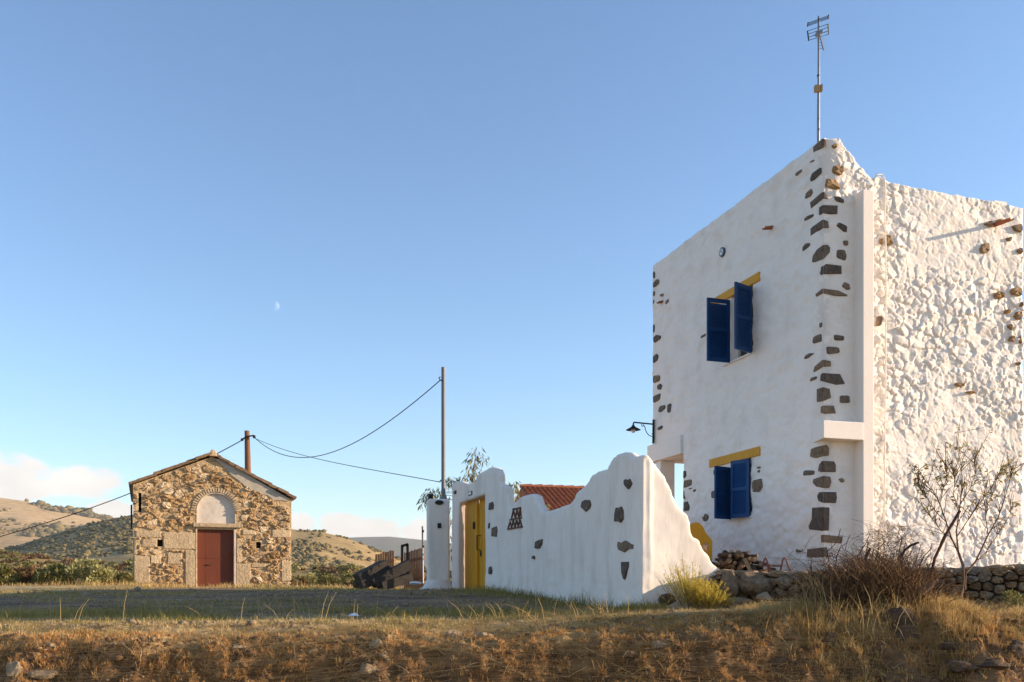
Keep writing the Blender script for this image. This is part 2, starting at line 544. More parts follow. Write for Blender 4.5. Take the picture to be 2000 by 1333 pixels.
def ground(x, y, rough=True):
    x = np.asarray(x, float)
    y = np.asarray(y, float)
    # the lip of the earth bank wanders
    yy = y + (0.9 * (fbm(x * 0.45, x * 0 + 1.7, 3, 43) - 0.5) + 0.65 * (fbm(x * 1.5, x * 0 + 4.1, 3, 44) - 0.5)) * sstep(12.5, 10.5, y)
    z = np.interp(yy, [-30, 3, 6, 8.0, 8.7, 9.15, 9.45, 9.75, 10.2, 11.5, 13, 14, 16, 18, 20, 22, 31, 38, 50, 80, 150, 400],
                  [-1.75, -1.7, -1.6, -1.42, -1.16, -0.92, -0.73, -0.61, -0.555, -0.51, -0.455, -0.42, -0.27, -0.14, -0.07, -0.02, 0.03, -0.05, -1.2, -6, -14, -22])
    k = np.exp(-((y - 13.2) / 2.6) ** 2)
    z = z + 0.17 * sstep(-0.5, 2.2, x) * k
    z = z + 0.16 * np.exp(-((x - 4.1) / 0.9) ** 2 - ((y - 10.7) / 0.8) ** 2)          # mound under the brambles
    z = z + 0.12 * np.exp(-((x + 4.4) / 2.0) ** 2 - ((y - 11.9) / 0.8) ** 2) * 0.4
    z = z + 0.10 * sstep(-9.5, -12.5, x) * sstep(24, 30, y) * sstep(40, 34, y)
    z = z - sstep(-3, -7, x) * 0.08 * np.exp(-((y - 20.8) / 2.6) ** 2) + sstep(-3, -8, x) * 0.04 * np.exp(-((y - 28.0) / 3.0) ** 2)
    z = z + 0.17 * sstep(0.3, 3.0, x) * np.exp(-((y - 10.6) / 1.4) ** 2)                  # the bank climbs to the right
    z = z + 0.05 * (fbm(x * 0.35, y * 0.35, 3, 5) - 0.5)
    if rough:
        bank = sstep(10.9, 9.7, y) * sstep(6.0, 8.0, y)
        top_ = sstep(13.6, 12.0, y) * (1 - bank)
        c = fbm(x * 2.4, y * 2.4, 4, 11)
        clod = np.abs(fbm(x * 5.0, y * 5.0, 3, 23) - 0.5)
        z = z + bank * (0.22 * (c - 0.5) - 0.34 * clod + 0.12 * (fbm(x * 11.0, y * 11.0, 2, 17) - 0.5) + 0.04)
        z = z + top_ * (0.12 * (c - 0.5) - 0.09 * clod + 0.01)
        near = sstep(60, 30, y)
        z = z + near * 0.03 * (fbm(x * 3.0, y * 3.0, 3, 31) - 0.5)
        # wheel ruts of the dirt road
        road = sstep(14.2, 15.2, y) * sstep(23, 21.5, y)
        z = z - road * 0.02 * np.exp(-((np.mod(y - 16.2, 3.6) - 0.6) / 0.3) ** 2)
    return z


def gz(x, y):
    return float(ground(np.array([x]), np.array([y]))[0])


# ------------------------------------------------------------------ ground
def axis(parts):
    out = []
    for (a, b, st) in parts:
        out.append(np.arange(a, b, st))
    return np.unique(np.round(np.concatenate(out), 4))


xs = axis([(-400, -60, 20), (-60, -24, 3), (-24, -9.5, 0.5), (-9.5, -6, 0.07), (-6, 6, 0.045), (6, 9.5, 0.07), (9.5, 24, 0.5), (24, 60, 3), (60, 401, 20)])
ys = axis([(-30, 4, 2), (4, 7.2, 0.4), (7.2, 8.5, 0.12), (8.5, 10.8, 0.035), (10.8, 14.5, 0.06), (14.5, 24, 0.2), (24, 45, 0.6), (45, 150, 5), (150, 411, 20)])
X, Y = np.meshgrid(xs, ys)
Z = ground(X, Y)
nx, ny = len(xs), len(ys)
idx = np.arange(nx * ny).reshape(ny, nx)
F4 = np.stack([idx[:-1, :-1], idx[:-1, 1:], idx[1:, 1:], idx[1:, :-1]], -1).reshape(-1, 4)


def ground_material():
    m = mat('soil', [(0.055, 0.028, 0.013), (0.19, 0.10, 0.044), (0.42, 0.245, 0.11)], 2.6, 8, 0.8, 10, 0.95, fine=0.35, fscale=14, dist=0.05)
    nt = m.node_tree
    N, L = nt.nodes, nt.links
    b = [n for n in N if n.type == 'BSDF_PRINCIPLED'][0]
    src = b.inputs['Base Color'].links[0].from_socket
    tc_ = [n for n in N if n.type == 'TEX_COORD'][0]
    sp = N.new('ShaderNodeSeparateXYZ')
    L.new(tc_.outputs['Object'], sp.inputs[0])
    nz = N.new('ShaderNodeTexNoise')
    nz.inputs['Scale'].default_value = 0.7
    nz.inputs['Detail'].default_value = 6
    L.new(tc_.outputs['Object'], nz.inputs['Vector'])
    ad = N.new('ShaderNodeMath')
    ad.operation = 'MULTIPLY_ADD'
    ad.inputs[1].default_value = 1.6
    L.new(nz.outputs[0], ad.inputs[0])
    L.new(sp.outputs[1], ad.inputs[2])
    r1 = N.new('ShaderNodeMapRange')                       # bare gravelly dirt of the road
    r1.inputs['From Min'].default_value = 14.3
    r1.inputs['From Max'].default_value = 15.6
    L.new(ad.outputs[0], r1.inputs['Value'])
    r2 = N.new('ShaderNodeMapRange')
    r2.inputs['From Min'].default_value = 33.0
    r2.inputs['From Max'].default_value = 30.5
    L.new(ad.outputs[0], r2.inputs['Value'])
    mu = N.new('ShaderNodeMath')
    mu.operation = 'MULTIPLY'
    L.new(r1.outputs[0], mu.inputs[0])
    L.new(r2.outputs[0], mu.inputs[1])
    rd = N.new('ShaderNodeTexNoise')
    rd.inputs['Scale'].default_value = 1.0
    rd.inputs['Detail'].default_value = 10
    rd.inputs['Roughness'].default_value = 0.68
    mpr = N.new('ShaderNodeMapping')                      # wheel-worn streaks run along the road
    mpr.inputs['Scale'].default_value = (0.7, 1.3, 1.0)
    L.new(tc_.outputs['Object'], mpr.inputs['Vector'])
    L.new(mpr.outputs[0], rd.inputs['Vector'])
    rr = N.new('ShaderNodeValToRGB')
    rr.color_ramp.elements[0].position = 0.36
    rr.color_ramp.elements[0].color = (0.11, 0.062, 0.03, 1)
    rr.color_ramp.elements[1].position = 0.66
    rr.color_ramp.elements[1].color = (0.36, 0.225, 0.115, 1)
    L.new(rd.outputs[0], rr.inputs[0])
    mx = N.new('ShaderNodeMix')
    mx.data_type = 'RGBA'
    L.new(mu.outputs[0], mx.inputs['Factor'])
    L.new(src, mx.inputs['A'])
    L.new(rr.outputs[0], mx.inputs['B'])
    # matted dry straw on the level strip above the bank, and the dry fields round about, paled to bounce warm light onto the shaded walls
    def ramp01(sock, a, b_):
        q = N.new('ShaderNodeMapRange')
        q.inputs['From Min'].default_value = a
        q.inputs['From Max'].default_value = b_
        L.new(sock, q.inputs['Value'])
        return q.outputs[0]

    def mul(a, b_, op='MULTIPLY'):
        q = N.new('ShaderNodeMath')
        q.operation = op
        L.new(a, q.inputs[0])
        L.new(b_, q.inputs[1])
        return q.outputs[0]
    yv, xv = sp.outputs[1], sp.outputs[0]
    wob = ad.outputs[0]
    strip = mul(ramp01(wob, 10.3, 11.0), ramp01(wob, 15.2, 14.2))
    field = mul(mul(ramp01(yv, 8.6, 8.2), ramp01(yv, 31.5, 33.5), 'MAXIMUM'), mul(ramp01(xv, -10.5, -12.5), ramp01(xv, 9.0, 11.0), 'MAXIMUM'), 'MAXIMUM')
    cover = mul(strip, field, 'MAXIMUM')
    sn = N.new('ShaderNodeTexNoise')
    sn.inputs['Scale'].default_value = 5.0
    sn.inputs['Detail'].default_value = 9
    sn.inputs['Roughness'].default_value = 0.7
    L.new(tc_.outputs['Object'], sn.inputs['Vector'])
    sr = N.new('ShaderNodeValToRGB')
    sr.color_ramp.elements[0].position = 0.36
    sr.color_ramp.elements[0].color = (0.20, 0.12, 0.05, 1)
    sr.color_ramp.elements[1].position = 0.62
    sr.color_ramp.elements[1].color = (0.58, 0.42, 0.20, 1)
    L.new(sn.outputs[0], sr.inputs[0])
    mx2 = N.new('ShaderNodeMix')
    mx2.data_type = 'RGBA'
    L.new(cover, mx2.inputs['Factor'])
    L.new(mx.outputs['Result'], mx2.inputs['A'])
    L.new(sr.outputs[0], mx2.inputs['B'])
    L.new(mx2.outputs['Result'], b.inputs['Base Color'])
    return m


tag(mesh_np('ground', np.stack([X, Y, Z], -1), F4, ground_material(), smooth=True), kind='structure')

mb = MB()
mb.add([(-11500, -4000, -26), (11500, -4000, -26), (11500, 9400, -26), (-11500, 9400, -26)], [(0, 1, 2, 3)])
tag(mb.build('valley_floor', mat('valley', [(0.11, 0.09, 0.04), (0.17, 0.13, 0.06)], 0.01, 5, 0, 1, 0.95)), kind='structure')


# ------------------------------------------------------------------ hills
def hill_mat(name, cols, scale):
    return mat(name, cols, scale, 9, 0.0, 1, 0.95, fine=0.5, fscale=scale * 14)


HILLM = {
    'a': hill_mat('hill_tan', [(0.22, 0.145, 0.06), (0.42, 0.27, 0.11), (0.52, 0.34, 0.15), (0.30, 0.20, 0.085)], 0.004),
    'b': hill_mat('hill_scrub', [(0.12, 0.095, 0.036), (0.25, 0.175, 0.065), (0.36, 0.24, 0.095), (0.17, 0.13, 0.048)], 0.009),
    'c': hill_mat('hill_far', [(0.05, 0.06, 0.03), (0.09, 0.09, 0.045)], 0.002),
    'd': hill_mat('hill_near', [(0.13, 0.09, 0.03), (0.27, 0.18, 0.06), (0.19, 0.14, 0.05)], 0.03)}
HILL_FN = {}


def hill(name, crest, r0, rc, r1, z0, mkey, amp, gs, seed, na=360, nr=70):
    """a ridge round the viewpoint: crest given as (azimuth pixel, pixel height) seen from the road"""
    cp, cy = zip(*crest)
    pa = np.linspace(cp[0], cp[-1], na)
    t = np.linspace(0, 1, nr)
    rr = np.concatenate([r0 + (rc - r0) * t, rc + (r1 - rc) * np.linspace(0.04, 1, 14)])

    def zf(px_, r):
        cz = (HY - np.interp(px_, cp, cy)) / FPX
        k = np.clip((r - r0) / (rc - r0), 0, 1)
        prof = k ** 1.25 * (1 - 0.12 * np.sin(k * math.pi))
        back = np.clip((r - rc) / (r1 - rc), 0, 1)
        z = z0 + (cz * rc - z0) * prof
        z = z - (cz * rc - z0) * back ** 1.4
        x_, y_ = (px_ - CX) / FPX * r, r
        g = fbm(x_ / gs, y_ / gs * 0.8, 5, seed) - 0.5
        g2 = np.abs(fbm(x_ / gs * 0.7 + y_ / gs * 0.5, x_ * 0 + 3.3 + y_ / gs * 0.2, 3, seed + 9) - 0.5)
        return z + amp * (g * 1.2 - g2 * 1.4 + 0.2) * (0.12 + 0.88 * np.sin(np.clip(k, 0, 1) * math.pi) ** 0.8)
    A, RR = np.meshgrid(pa, rr)
    Zz = zf(A, RR)
    XX = (A - CX) / FPX * RR
    i2 = np.arange(A.size).reshape(A.shape)
    f = np.stack([i2[:-1, :-1], i2[:-1, 1:], i2[1:, 1:], i2[1:, :-1]], -1).reshape(-1, 4)
    HILL_FN[name] = zf
    return tag(mesh_np(name, np.stack([XX, RR, Zz], -1), f, HILLM[mkey], smooth=True), kind='structure')


hill('hill_far_left', [(-3500, 950), (-1200, 910), (-300, 940), (0, 972), (50, 979), (100, 990), (150, 1000), (210, 1013), (260, 1028), (340, 1050), (500, 1075), (900, 1120), (3200, 1140)],
     900, 2300, 3600, -30, 'a', 34, 330, 3)
hill('hill_middle', [(-3500, 1100), (-600, 1102), (-150, 1092), (0, 1076), (60, 1058), (120, 1038), (180, 1022), (258, 1006), (330, 998), (430, 1002), (520, 1022), (575, 1033), (620, 1036), (655, 1045),
                     (700, 1059), (740, 1077), (800, 1101), (860, 1118), (1000, 1130), (3200, 1136)], 260, 820, 1500, -24, 'b', 17, 120, 17, 520, 110)
hill('hill_blue', [(-1200, 1100), (0, 1080), (400, 1062), (640, 1053), (700, 1050), (760, 1049), (830, 1056), (950, 1070), (1200, 1090), (3200, 1100)], 2900, 5200, 8200, -25, 'c', 40, 800, 27)
hill('hill_near_slope', [(-3500, 1095), (-300, 1082), (0, 1080), (80, 1090), (150, 1098), (220, 1101), (300, 1100), (430, 1108), (560, 1107), (640, 1112), (720, 1114), (830, 1118), (1000, 1128), (3200, 1130)],
     70, 190, 300, -6, 'd', 2.0, 16, 37)

# scrub covering the hills (one mass)
ico_v = []
g_ = (1 + 5 ** 0.5) / 2
for a in (-1, 1):
    for b_ in (-g_, g_):
        ico_v += [(0, a, b_), (a, b_, 0), (b_, 0, a)]
ico_v = np.array(ico_v) / math.hypot(1, g_)
from itertools import combinations
ico_f = []
for q in combinations(range(12), 3):
    d = [np.linalg.norm(ico_v[q[i]] - ico_v[q[(i + 1) % 3]]) for i in range(3)]
    if max(d) < 1.1:
        nrm = np.cross(ico_v[q[1]] - ico_v[q[0]], ico_v[q[2]] - ico_v[q[0]])
        ico_f.append(q if nrm @ ico_v[q[0]] > 0 else (q[0], q[2], q[1]))
ico_f = np.array(ico_f)


def scatter(name, label, hn, n, pa, rr, size, dens_seed, dens_scale, thr, matname):
    px_ = rng.uniform(pa[0], pa[1], n * 6)
    r_ = rr[0] + (rr[1] - rr[0]) * rng.random(n * 6) ** 0.8
    x_, y_ = (px_ - CX) / FPX * r_, r_
    keep = fbm(x_ / dens_scale, y_ / dens_scale, 4, dens_seed) + rng.normal(0, 0.05, n * 6) > thr
    px_, r_, x_, y_ = [q[keep][:n] for q in (px_, r_, x_, y_)]
    z_ = HILL_FN[hn](px_, r_)
    k = len(px_)
    s_ = size * rng.lognormal(0, 0.38, k)
    jit = 1 + rng.normal(0, 0.22, (k, 12, 1))
    v = ico_v[None] * jit * np.stack([s_ * 1.25, s_ * 1.25, s_ * 0.85], -1)[:, None, :]
    v = v + np.stack([x_, y_, z_ + s_ * 0.3], -1)[:, None, :]
    f = (ico_f[None] + (np.arange(k) * 12)[:, None, None]).reshape(-1, 3)
    tone = np.repeat(rng.random(k), 12)
    return tag(mesh_np(name, v.reshape(-1, 3), f, MATS[matname], attr=tone), label, 'scrub', kind='stuff')


scatter('hillside_scrub', 'dark green scrub dotted over the middle hill behind the chapel', 'hill_middle', 6500, (-250, 1050), (300, 830), 1.0, 51, 60, 0.47, 'scrub')
scatter('ridge_scrub', 'dark scrub and trees along the far tan ridge at left', 'hill_far_left', 1800, (-200, 420), (1800, 2300), 3.2, 52, 260, 0.50, 'scrub')
scatter('ridge_trees', 'dark row of trees on the crest of the far tan hill', 'hill_far_left', 700, (-200, 300), (2240, 2310), 4.2, 57, 200, 0.38, 'scrub')


def leafy_scrub(name, label, n, pa, rr, size, nl, leaf, seed, matname):
    r_ = np.random.default_rng(seed)
    px_ = r_.uniform(pa[0], pa[1], n)
    r0_ = rr[0] + (rr[1] - rr[0]) * r_.random(n)
    keep = fbm((px_ - CX) / FPX * r0_ / 22, r0_ / 22, 3, seed) > 0.40
    px_, r0_ = px_[keep], r0_[keep]
    k = len(px_)
    c = np.stack([(px_ - CX) / FPX * r0_, r0_, HILL_FN['hill_near_slope'](px_, r0_)], -1)
    s_ = size * r_.lognormal(0, 0.35, k)
    d = r_.normal(0, 1, (k, nl, 3))
    d /= np.linalg.norm(d, axis=2, keepdims=True)
    d[:, :, 2] = np.abs(d[:, :, 2])
    bump = 0.75 + 0.5 * r_.random((k, nl, 1))
    p = (c[:, None] + d * s_[:, None, None] * bump * np.array([1.3, 1.3, 0.85])).reshape(-1, 3)
    dr = (d + r_.normal(0, 0.6, d.shape)).reshape(-1, 3)
    q = len(p)
    sd = np.cross(dr, r_.normal(0, 1, (q, 3)))
    sd /= np.linalg.norm(sd, axis=1, keepdims=True)
    dr /= np.linalg.norm(dr, axis=1, keepdims=True)
    ls = (leaf * r_.lognormal(0, 0.3, q))[:, None]
    v = np.stack([p - dr * ls * 0.5, p + sd * ls * 0.5, p + dr * ls * 0.5, p - sd * ls * 0.5], 1).reshape(-1, 3)
    f = (np.array([[0, 1, 2, 3]])[None] + (np.arange(q) * 4)[:, None, None]).reshape(-1, 4)
    tone = np.clip(np.repeat(r_.random(k), nl) * 0.6 + r_.random(q) * 0.4, 0, 1)
    return tag(mesh_np(name, v, f, MATS[matname], attr=np.repeat(tone, 4)), label, 'scrub', kind='stuff')


leafy_scrub('slope_scrub', 'olive scrub on the near slope below the hills', 1500, (-250, 1000), (75, 195), 0.65, 58, 0.46, 53, 'leaf_shrub')
leafy_scrub('slope_brush', 'brown dry brush on the near slope below the hills', 1300, (-250, 1000), (72, 195), 0.6, 52, 0.46, 58, 'leaf_brown')

# ------------------------------------------------------------------ stones on faces
def chaikin(poly, w=0.22):
    out = []
    n = len(poly)
    for i in range(n):
        a, b = poly[i], poly[(i + 1) % n]
        out.append((a[0] * (1 - w) + b[0] * w, a[1] * (1 - w) + b[1] * w))
        out.append((a[0] * w + b[0] * (1 - w), a[1] * w + b[1] * (1 - w)))
    return out


def add_stone(mb, pl, poly, back, proud, rough=0.15, dome=0.75):
    n = len(poly)
    cu = sum(p[0] for p in poly) / n
    cz = sum(p[1] for p in poly) / n
    size = max(max(abs(p[0] - cu), abs(p[1] - cz)) for p in poly)
    rings = [(1.0, back), (0.985, proud * 0.55), (dome, proud)]
    vs = []
    for (s_, o_) in rings:
        for (u, z) in poly:
            j = random.uniform(-1, 1) * rough * size * 0.25 if o_ > 0 else 0
            vs.append(pl.P(cu + (u - cu) * s_ + j * 0.4, cz + (z - cz) * s_ + j * 0.4, o_ + (random.uniform(-1, 1) * rough * proud * 1.5 if s_ == dome else 0)))
    vs.append(pl.P(cu, cz, proud * random.uniform(1.0, 1.25)))
    fs = []
    for r_ in range(2):
        for i in range(n):
            j = (i + 1) % n
            fs.append((r_ * n + i, r_ * n + j, (r_ + 1) * n + j, (r_ + 1) * n + i))
    for i in range(n):
        fs.append((2 * n + i, 2 * n + (i + 1) % n, 3 * n))
    fs.append(tuple(range(n - 1, -1, -1)))
    mb.add(vs, fs)


def clip(poly, p, q):
    """keep the side of poly nearer p than q"""
    mx_, my_ = (p[0] + q[0]) / 2, (p[1] + q[1]) / 2
    nx_, ny_ = q[0] - p[0], q[1] - p[1]
    out = []
    n = len(poly)
    for i in range(n):
        a, b = poly[i], poly[(i + 1) % n]
        da = (a[0] - mx_) * nx_ + (a[1] - my_) * ny_
        db = (b[0] - mx_) * nx_ + (b[1] - my_) * ny_
        if da <= 0:
            out.append(a)
        if (da < 0 < db) or (db < 0 < da):
            t = da / (da - db)
            out.append((a[0] + (b[0] - a[0]) * t, a[1] + (b[1] - a[1]) * t))
    return out


def rubble_cells(inside, ghosts, bbox, n, asp=1.35, sd=1, minr=(0.09, 0.2)):
    """irregular stone outlines filling a face; ghosts are seeds that only bound their neighbours"""
    r_ = random.Random(sd)
    pts, rad = [], []
    tries = 0
    while len(pts) < n and tries < 60000:
        tries += 1
        p = (r_.uniform(bbox[0], bbox[1]), r_.uniform(bbox[2], bbox[3]))
        if not inside(*p):
            continue
        rr_ = r_.uniform(*minr) * (1 - 0.45 * tries / 60000)
        if all(((p[0] - q[0]) / asp) ** 2 + (p[1] - q[1]) ** 2 > ((rr_ + s_) * 0.5 * 1.35) ** 2 for q, s_ in zip(pts, rad)) and \
           all(((p[0] - q[0]) / asp) ** 2 + (p[1] - q[1]) ** 2 > 0.004 for q in ghosts):
            pts.append(p)
            rad.append(rr_)
    allp = [(p[0] / asp, p[1]) for p in pts] + [(g[0] / asp, g[1]) for g in ghosts]
    cells = []
    for i in range(len(pts)):
        p = allp[i]
        poly = [(p[0] - 0.3, p[1] - 0.3), (p[0] + 0.3, p[1] - 0.3), (p[0] + 0.3, p[1] + 0.3), (p[0] - 0.3, p[1] + 0.3)]
        near = sorted((q for j, q in enumerate(allp) if j != i), key=lambda q: (q[0] - p[0]) ** 2 + (q[1] - p[1]) ** 2)[:26]
        for q in near:
            poly = clip(poly, p, q)
            if len(poly) < 3:
                break
        if len(poly) >= 3:
            cells.append([(a * asp, b) for (a, b) in poly])
    return cells


def shrink(poly, k):
    n = len(poly)
    cu = sum(p[0] for p in poly) / n
    cz = sum(p[1] for p in poly) / n
    return [(cu + (u - cu) * k, cz + (z - cz) * k) for (u, z) in poly]


# ------------------------------------------------------------------ white house
ZTOP = HL.uz(1608, 270)[1]
ULEN = HL.uz(1275, 800)[0]
RLEN = HR.uz(1998, 600)[0]
ZB = -0.3
house = thing('white_house', 'tall two-storey whitewashed house with blue shutters and exposed dark quoin stones', 'house', HL.P(2.5, TERR, -2.0))


def win(px0, px1, ytop, ybot, ymid_px):
    u1, u0 = HL.uz(px0, 800)[0], HL.uz(px1, 800)[0]
    return u0, u1, HL.uz(ymid_px, ybot)[1], HL.uz(ymid_px, ytop)[1]


W1 = win(1428, 1470, 552, 689, 1468)         # upper opening u0,u1,z0,z1
W2 = win(1430, 1467, 893, 1008, 1466)
LOG_U = HL.uz(1335, 900)[0]
LOG_Z = HL.uz(1333, 887)[1]


def uniq(a, extra):
    a = list(a)
    for e in extra:
        i = int(np.argmin([abs(e - q) for q in a]))
        a[i] = e
    return np.array(sorted(set(a)))


def face_grid(name, pl, us, zs, disp, skip, thick, m, parent, ztop=None):
    U, Zg = np.meshgrid(us, zs)
    Zw = Zg.copy()
    if ztop is not None:
        t = ztop(us)
        Zw = zs[0] + (Zg - zs[0]) * ((t - zs[0]) / (zs[-1] - zs[0]))[None, :]
    D = disp(U, Zw)
    Xg = pl.x + U * pl.dx + D * pl.nx
    Yg = pl.y + U * pl.dy + D * pl.ny
    v = np.stack([Xg, Yg, Zw], -1).reshape(-1, 3)
    i2 = np.arange(U.size).reshape(U.shape)
    f = np.stack([i2[:-1, :-1], i2[:-1, 1:], i2[1:, 1:], i2[1:, :-1]], -1).reshape(-1, 4)
    uc = ((U[:-1, :-1] + U[1:, 1:]) / 2).ravel()
    zc = ((Zw[:-1, :-1] + Zw[1:, 1:]) / 2).ravel()
    keep = ~skip(uc, zc)
    f = f[keep]
    # rim: extrude boundary edges inwards
    e = np.concatenate([f[:, [0, 1]], f[:, [1, 2]], f[:, [2, 3]], f[:, [3, 0]]])
    key = np.sort(e, 1)
    _, inv, cnt = np.unique(key[:, 0].astype(np.int64) * 10 ** 7 + key[:, 1], return_inverse=True, return_counts=True)
    be = e[cnt[inv] == 1]
    used = np.unique(be)
    mp_ = {int(k): len(v) + i for i, k in enumerate(used)}
    back = np.stack([pl.x + U.ravel()[used] * pl.dx - thick * pl.nx, pl.y + U.ravel()[used] * pl.dy - thick * pl.ny, Zw.ravel()[used]], -1)
    bf = np.array([(b, a, mp_[int(a)], mp_[int(b)]) for a, b in be])
    return mesh_np(name, np.concatenate([v, back]), np.concatenate([f, bf]), m, parent, smooth=True)


def disp_left(U, Zw):
    d = 0.030 * (fbm(U * 1.1, Zw * 1.6, 3, 61) - 0.5)
    d = d + 0.050 * (fbm(U * 4.5, Zw * 8.5, 4, 63, 0.6) - 0.5)
    low = sstep(3.2, 1.0, Zw)
    d = d + 0.050 * low * (fbm(U * 7.0, Zw * 11.0, 3, 66) - 0.5)
    return d * sstep(0.0, 0.12, U) * 1.0


us = uniq(np.arange(0, ULEN + 0.001, ULEN / 230), [W1[0], W1[1], W2[0], W2[1], LOG_U])
zs = uniq(np.linspace(ZB, ZTOP, 250), [W1[2], W1[3], W2[2], W2[3], LOG_Z])


def inr(w, u, z):
    return (u > w[0]) & (u < w[1]) & (z > w[2]) & (z < w[3])


def top_left(u):
    return ZTOP + 0.03 * (fbm(u * 1.7, u * 0 + 2, 3, 71) - 0.5)


face_grid('left_facade', HL, us, zs, disp_left, lambda u, z: inr(W1, u, z) | inr(W2, u, z) | ((u > LOG_U) & (z < LOG_Z)), 0.3, MATS['whitewash'], house, top_left)

# rough rubble face: each whitewashed stone stands out with its own height and tilt
NC = 1650
cu_ = rng.uniform(-0.1, RLEN + 0.1, NC)
cz_ = rng.uniform(ZB - 0.1, ZTOP + 0.1, NC)
for _ in range(3):                                         # relax the spacing a little
    d2 = (cu_[:, None] - cu_[None]) ** 2 + (cz_[:, None] - cz_[None]) ** 2 + np.eye(NC) * 9
    w_ = np.exp(-d2 / 0.012)
    cu_ = np.clip(cu_ + 0.3 * (w_ * (cu_[:, None] - cu_[None])).sum(1), -0.1, RLEN + 0.1)
    cz_ = np.clip(cz_ + 0.3 * (w_ * (cz_[:, None] - cz_[None])).sum(1), ZB - 0.1, ZTOP + 0.1)
ch_ = rng.uniform(-0.010, 0.016, NC) * rng.choice([0.4, 1.0], NC)
cw_ = np.abs(rng.normal(0, 0.0025, NC))               # weights: a few big stones among small ones
ctu = rng.normal(0, 0.09, NC)
ctz = rng.normal(0, 0.09, NC)
PIL_U0 = HR.shift(0.2).uz(1685.5, 600)[0]
PIL_U1 = HR.shift(0.2).uz(1707, 600)[0]


def disp_right(U, Zw):
    u = (U + 0.13 * (fbm(U * 6, Zw * 6, 4, 81) - 0.5)).ravel()
    z = (Zw + 0.13 * (fbm(U * 6, Zw * 6, 4, 82) - 0.5)).ravel()
    out = np.empty(len(u))
    for s_ in range(0, len(u), 8000):
        a, b = u[s_:s_ + 8000], z[s_:s_ + 8000]
        d = np.maximum(((a[:, None] - cu_[None]) / 1.2) ** 2 + (b[:, None] - cz_[None]) ** 2 - cw_[None], 0) + 1e-9 * np.arange(NC)[None]
        ii = np.argpartition(d, 2, axis=1)[:, :3]
        dd = np.take_along_axis(d, ii, 1)
        o = np.argsort(dd, 1)
        ii = np.take_along_axis(ii, o, 1)
        dd = np.sqrt(np.take_along_axis(dd, o, 1))
        i0 = ii[:, 0]
        h = ch_[i0] + ctu[i0] * (a - cu_[i0]) + ctz[i0] * (b - cz_[i0])
        edge = sstep(0.0, 0.03, dd[:, 1] - dd[:, 0])
        out[s_:s_ + 8000] = h * edge - 0.014 * (1 - edge)
    patch = 0.40 + 0.85 * sstep(0.38, 0.62, fbm(U * 0.9, Zw * 0.9, 3, 87))       # some areas carry a thicker coat
    out = out.reshape(U.shape) * patch
    out = out + 0.030 * (0.6 + 0.5 * patch) * (fbm(U * 8, Zw * 11, 5, 84, 0.62) - 0.5) + 0.05 * (fbm(U * 2, Zw * 2, 2, 85) - 0.5)
    # the strip by the corner and behind the pilaster is rendered smooth below the parapet
    zsm = ZTOP - 1.02
    smooth_ = sstep(PIL_U0 + 0.12, PIL_U0 - 0.02, U) * sstep(zsm + 0.12, zsm - 0.05, Zw)
    fine_ = 0.034 * (fbm(U * 5, Zw * 9, 4, 63) - 0.5)
    return (out * (1 - smooth_) + fine_ * smooth_) * sstep(0.0, 0.07, U)


RT = [(1608, 270), (1640, 271), (1648, 284), (1670, 309), (1690, 332), (1703, 347), (1720, 346), (1735, 355), (1860, 380), (1998, 406)]
RTu, RTz = zip(*[HR.uz(*q) for q in RT])


def top_right(u):
    return np.interp(u, RTu, RTz) + 0.05 * (fbm(u * 6, u * 0 + 5, 3, 91) - 0.5) * sstep(0.0, 0.1, u)


us2 = np.linspace(0, RLEN, 250)
zs2 = np.linspace(ZB, ZTOP, 420)
face_grid('rough_facade', HR, us2, zs2, disp_right, lambda u, z: u < -1, 0.3, MATS['whitewash_rough'], house, top_right)
# far walls, roof deck and loggia
mb = MB()
ZR = min(RTz) - 0.35
mb.pbox(HL, 0.28, ULEN - 0.02, ZR - 0.2, ZR, -RLEN + 0.05, -0.28)                 # roof deck
mb.pbox(HL, 0.02, LOG_U, ZB, ZR - 0.21, -RLEN + 0.02, -RLEN + 0.25)               # wall at the back
mb.pbox(HL, LOG_U - 0.25, LOG_U - 0.012, ZB, LOG_Z + 0.3, -RLEN + 0.27, -0.31)    # inner wall of the loggia
mb.pbox(HL, ULEN - 0.3, ULEN - 0.012, LOG_Z + 0.004, ZTOP - 0.4, -RLEN + 0.02, -0.31)   # end wall upstairs
mb.pbox(HL, LOG_U, ULEN - 0.31, LOG_Z + 0.004, LOG_Z + 0.25, -RLEN + 0.02, -0.31)       # loggia ceiling
mb.pbox(HL, 0.3, ULEN - 0.31, ZR + 0.002, ZTOP - 0.4, -RLEN + 0.03, -RLEN + 0.28)
mb.build('rear_walls', MATS['smooth_white'], house)
mb = MB()                                                                          # floor between the storeys
mb.pbox(HL, 0.3, LOG_U - 0.26, 3.0, 3.2, -RLEN + 0.3, -0.31)
mb.build('floor_slab', MATS['smooth_white'], house)
